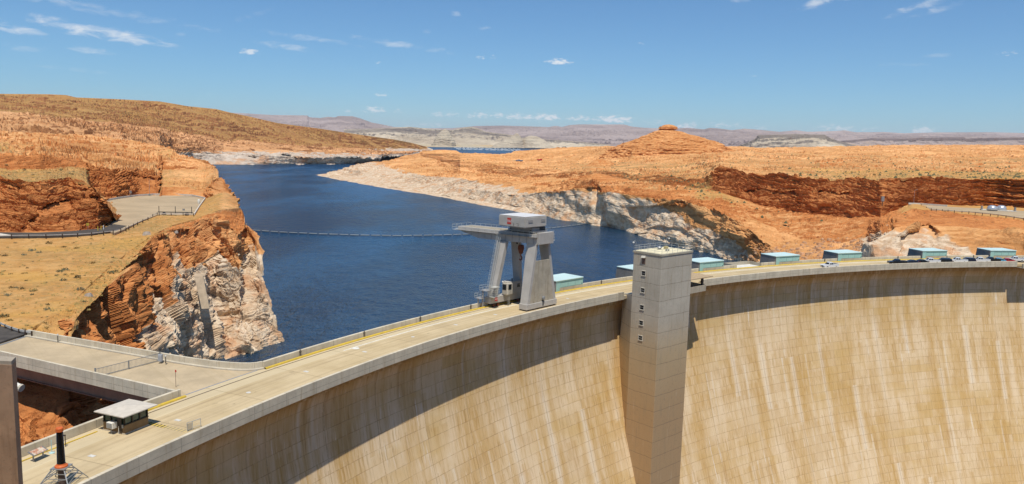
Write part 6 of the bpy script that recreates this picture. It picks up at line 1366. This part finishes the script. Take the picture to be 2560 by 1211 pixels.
for i, x_ in enumerate((2480,2503)):
    o = empty('silver_tank', at(x_,525.5,z=3.86), label=('left silver dome-topped tank on the overlook platform','right silver dome-topped tank on the overlook platform')[i], cat='tank', group='silver tanks on the overlook platform')
    MB().lathe([(2.7,0),(2.7,.9),(2.5,1.7),(1.9,2.4),(.9,2.8),(.05,2.9)], n=22).build('dome', SILV, o, smooth=True); MB().lathe([(2.85,0),(2.85,.3)], n=22).build('base_ring', STEELGREY, o)
p = at(2203,502,D=578); o = empty('wall_beacon', p, label='grey sign box on a short mast against the red cliff', cat='sign'); MB().bar((0,-2,-3.4),(0,-2,-.2),.35).build('mast', DARK, o); MB().box(-.9,.9,-2.5,-1.5,-.3,3.0).build('sign_box', STEELGREY, o)
# dark service road barrier and machines on the far flat
p = at(1298,404,D=1880); o = empty('parked_trailer', p, label='blue and grey trailer parked left of the pale clearing on the plateau', cat='trailer'); BLU = simple('trailer_blue', (.12,.16,.22), .5)
MB().box(-9,9,-2,2,.8,3.4).build('body', BLU, o); MB().box(-4,2,-1.8,1.8,3.402,4.8).build('load', STEELGREY, o); MB().box(-7,7,-1.9,1.9,0,.8).build('undercarriage', DARK, o)
p = at(1349,402,D=1860); o = empty('parked_trailer', p, label='red wagon parked just above the pale clearing on the plateau', cat='trailer'); MB().box(-6,6,-2,2,.9,3.2).build('body', PAINT['red'], o); MB().box(-5,5,-1.8,1.8,0,.9).build('undercarriage', DARK, o); MB().box(1,5.5,-1.7,1.7,3.202,4.4).build('cab', PAINT['red'], o)
# white drainage pipe under the bridge
p = at(36,950,D=128); o = empty('drain_pipe', p, label='short white drain pipe sticking out of the rock under the bridge', cat='pipe'); MB().tube((-6,1.0,.9),(1.2,-.5,-1.0),.5,n=14).build('pipe', WHITE, o); MB().tube((1.05,-.47,-.96),(1.35,-.53,-1.06),.56,n=14).build('collar', CONC_L, o)

# ------------------------------------------------------------------ scrub, boulders and small things on the slopes
def leafy(name, m, seed, n_=70, flat=.75):
    r_ = random.Random(seed); o = MB()
    for i in range(n_):
        a = r_.uniform(0, 6.283); e = r_.uniform(.02, 1.45); q = r_.uniform(.45, 1.0)*(1+.25*math.sin(a*3+seed))
        c = Vector((q*math.cos(a)*math.cos(e*.9), q*math.sin(a)*math.cos(e*.9), .05+q*flat*math.sin(e))); s_ = r_.uniform(.10, .24)
        u = Vector((r_.uniform(-1,1), r_.uniform(-1,1), r_.uniform(-.4,.9))).normalized(); w = u.orthogonal().normalized()
        o.add([c-u*s_, c+w*s_*.6, c+u*s_, c-w*s_*.6], [(0,1,2,3)])
    for i in range(6):
        a = i*1.05; o.tube((0,0,-.15), (.5*math.cos(a), .5*math.sin(a), .55), .03, .012, n=4)
    return o.build(name, m)
SHM = [simple('sage_leaf', (.15,.15,.09), .9, var=.3, scale=3), simple('dry_yellow_leaf', (.36,.25,.085), .9, var=.3, scale=3), simple('dark_green_leaf', (.105,.10,.045), .9, var=.3, scale=3)]
SHB = [leafy('shrub', SHM[i], 10+i) for i in range(3)]
SHL = ['small grey green desert shrub on the sandy bank', 'small dry yellow desert shrub on the sandy bank', 'small dark green desert shrub on the sandy bank']
SHL2 = ['small grey green shrub on the plateau across the lake', 'small dry yellow shrub on the plateau across the lake', 'small dark green shrub on the plateau across the lake']
rs = random.Random(21); used = [False]*3
pxv, pyv = pix(VA2)
def surf(V, PX, PY, x, y):
    k = np.argmin((PX-x)**2+(PY-y)**2); return Vector(V.reshape(-1, 3)[k])
def put(k, p, sc_, label, group):
    o = SHB[k] if not used[k] else dup(SHB[k]); used[k] = True
    o.location = p-Vector((0,0,.05)); o.rotation_euler = (0,0,rs.uniform(0,6.28)); o.scale = (sc_*rs.uniform(.85,1.3), sc_, sc_*rs.uniform(.7,1.05)); tag(o, label, 'shrub', group)
big = [(30,722,2),(55,722,2),(18,741,0),(150,680,2),(163,675,0),(193,695,2),(278,682,2),(290,680,2),(158,702,0),(98,632,0),(80,628,0),(12,640,0),(24,800,1),(10,795,2),(85,729,1),(118,775,0),(200,725,0),(232,660,1),(60,640,0),(190,621,1),(160,620,2),(122,610,2)]
for x, y, k in big: put(k, surf(VA2, pxv, pyv, x, y), rs.uniform(.7, 1.15), SHL[k], 'shrubs on the sandy left bank')
cnt = 0
while cnt < 150:
    x, y = rs.uniform(-20, 520), rs.uniform(590, 830)
    if x > 520-(y-560)*1.45: continue
    k = rs.choice([0,0,1,1,1,2]); put(k, surf(VA2, pxv, pyv, x, y), rs.choice([.22,.3,.38,.5]), SHL[k], 'shrubs on the sandy left bank'); cnt += 1
for i in range(42):
    x, y = rs.uniform(0, 210), rs.uniform(410, 440) if i % 2 else rs.uniform(345, 372)
    k = rs.choice([0,2,2]); put(k, surf(VA2, pxv, pyv, x, y), rs.uniform(.5, .95), 'small desert shrub on the grey green terrace above the red cliff', 'shrubs on the left terraces')
pxc, pyc = pix(VC2)
for i in range(60):
    x, y = rs.choice([(rs.uniform(1740,1800), rs.uniform(425,480)), (rs.uniform(2020,2560), rs.uniform(422,440)), (rs.uniform(1500,1760), rs.uniform(425,470)), (rs.uniform(2240,2560), rs.uniform(525,552))])
    k = rs.choice([0,1,2,2]); put(k, surf(VC2, pxc, pyc, x, y), rs.uniform(.9, 1.6) if y < 500 else rs.uniform(.4,.8), SHL2[k], 'shrubs on the plateau across the lake')
# scattered low scrub too small to tell apart
o = MB(); Vf = VC2.reshape(-1, 3); wt = (ZC['veg']*(1-ZC['flat'])).reshape(-1); wt = wt*(np.hypot(Vf[:,0], Vf[:,1]) > 560)
for k in rng.choice(len(Vf), 2600, p=wt/wt.sum()):
    p = Vector(Vf[k])+Vector((rs.uniform(-4,4), rs.uniform(-4,4), 0)); s_ = .35+1.5*rs.random()**2.2
    o.add([p+Vector((s_*math.cos(a), s_*math.sin(a), -.2)) for a in (0,1.26,2.5,3.77,5.03)]+[p+Vector((.15*s_,.1*s_,s_*.95))], [(0,1,5),(1,2,5),(2,3,5),(3,4,5),(4,0,5)])
tag(o.build('desert_scrub', SHM[2]), kind='stuff')
o = MB(); Vf = VA2.reshape(-1, 3); wt = (ZA['veg']*ZA['sand']).reshape(-1); wt = wt*(np.hypot(Vf[:,0], Vf[:,1]) > 170)
for k in rng.choice(len(Vf), 2200, p=wt/wt.sum()):
    p = Vector(Vf[k])+Vector((rs.uniform(-1,1), rs.uniform(-1,1), 0)); s_ = rs.uniform(.10, .34)
    for q in range(2):
        d = Vector((rs.uniform(-.6,.6), rs.uniform(-.6,.6), 0))*s_*2
        o.add([p+d+Vector((s_*math.cos(a), s_*math.sin(a), -.06)) for a in (0,2.1,4.2)]+[p+d+Vector((.1*s_,.1*s_,s_*1.1))], [(0,1,3),(1,2,3),(2,0,3)])
tag(o.build('dry_grass', SHM[1]), kind='stuff')
# rubble slope in the side valley
def rock_mesh(r_, o, p, s_):
    k = 8; ring1 = [p+Vector((s_*r_.uniform(.7,1.15)*math.cos(i*.785), s_*r_.uniform(.7,1.15)*math.sin(i*.785), -.25*s_)) for i in range(k)]
    ring2 = [p+Vector((s_*r_.uniform(.45,.8)*math.cos(i*.785+.2), s_*r_.uniform(.45,.8)*math.sin(i*.785+.2), s_*r_.uniform(.4,.65))) for i in range(k)]
    o.add(ring1+ring2, [tuple(range(k, 2*k))]+[(i, (i+1) % k, k+(i+1) % k, k+i) for i in range(k)])
RUB = simple('rubble_stone', (.50,.29,.16), .95, var=.25, scale=.4)
o = MB()
for i in range(420):
    x = rs.uniform(1830, 2160); y = rs.uniform(596, 650)
    if y < 640-(x-1830)*.16+rs.uniform(-12,12): continue
    rock_mesh(rs, o, surf(VC2, pxc, pyc, x, y), rs.choice([.5,.8,1.1,1.7]))
tag(o.build('rubble', RUB), kind='stuff')
BLD = simple('grey_boulder', (.36,.30,.24), .95, var=.2, scale=1.2)
for i, (x, y, s_, lb) in enumerate(((367,588,1.5,'pale boulder on the slope just below the curved guard rail'),(222,742,1.1,'grey boulder alone on the lower sandy slope'),(256,706,.9,'grey boulder on the slope beside the cliff edge'),(438,583,1.3,'pale boulder on the red ledges right of the sandy slope'),(404,620,2.0,'large grey boulder among the red ledges at the cliff top'))):
    o = MB(); rock_mesh(random.Random(i), o, Vector((0,0,0)), s_); o = o.build('boulder', BLD, bevel=.12*s_); o.location = surf(VA2, pxv, pyv, x, y)+Vector((0,0,.25)); tag(o, lb, 'boulder')
# concrete slab propped against the cliff
p0, p1 = surf(VA2, pxv, pyv, 497, 694), surf(VA2, pxv, pyv, 514, 770)
d_ = Vector((p0.x, p0.y, 0)).normalized(); a0 = at(497, 692, D=min(math.hypot(p0.x,p0.y), 262)-1.0); a1 = at(514, 772, D=min(math.hypot(p1.x,p1.y), 258)-1.0); e_ = Vector((d_.y, -d_.x, 0))
o = MB().hexa([a1-e_*1.15, a1+e_*1.15, a1+e_*1.15+d_*6, a1-e_*1.15+d_*6], [a0-e_*1.3, a0+e_*1.3, a0+e_*1.3+d_*6, a0-e_*1.3+d_*6]).build('concrete_buttress', simple('tan_concrete', (.48,.37,.25), .9, var=.15, scale=.5)); tag(o, 'pale concrete buttress set upright in the broken cliff face below the slope', 'buttress')
# viewpoint rail on the cliff top
p = surf(VA2, pxv, pyv, 556, 527); t = empty('viewpoint_rail', p, label='short white rail at the cliff edge right of the gravel lot', cat='railing'); g = MB()
for x_ in (-3.5,0,3.5): g.bar((x_,0,-1.2),(x_,0,1.3),.14)
for z in (.6,1.2): g.bar((-3.6,0,z),(3.6,0,z),.14)
g.build('rail_frame', GALV, t); MB().box(-3.4,3.4,.05,.12,.0,.5).build('kick_board', GALV, t)
# ------------------------------------------------------------------ the air between here and the far mesas
m_a = bpy.data.materials.new('haze'); m_a.use_nodes = True; nt_ = m_a.node_tree; nt_.nodes.clear()
o_ = nt_.nodes.new('ShaderNodeOutputMaterial'); v_ = nt_.nodes.new('ShaderNodeVolumePrincipled'); nt_.links.new(v_.outputs[0], o_.inputs['Volume'])
v_.inputs['Density'].default_value = 1.1e-5; v_.inputs['Color'].default_value = (.72,.84,1.0,1); v_.inputs['Anisotropy'].default_value = .2
o = MB().box(-45000, 65000, -3000, 72000, -222, 1600).build('haze', m_a); tag(o, kind='stuff')
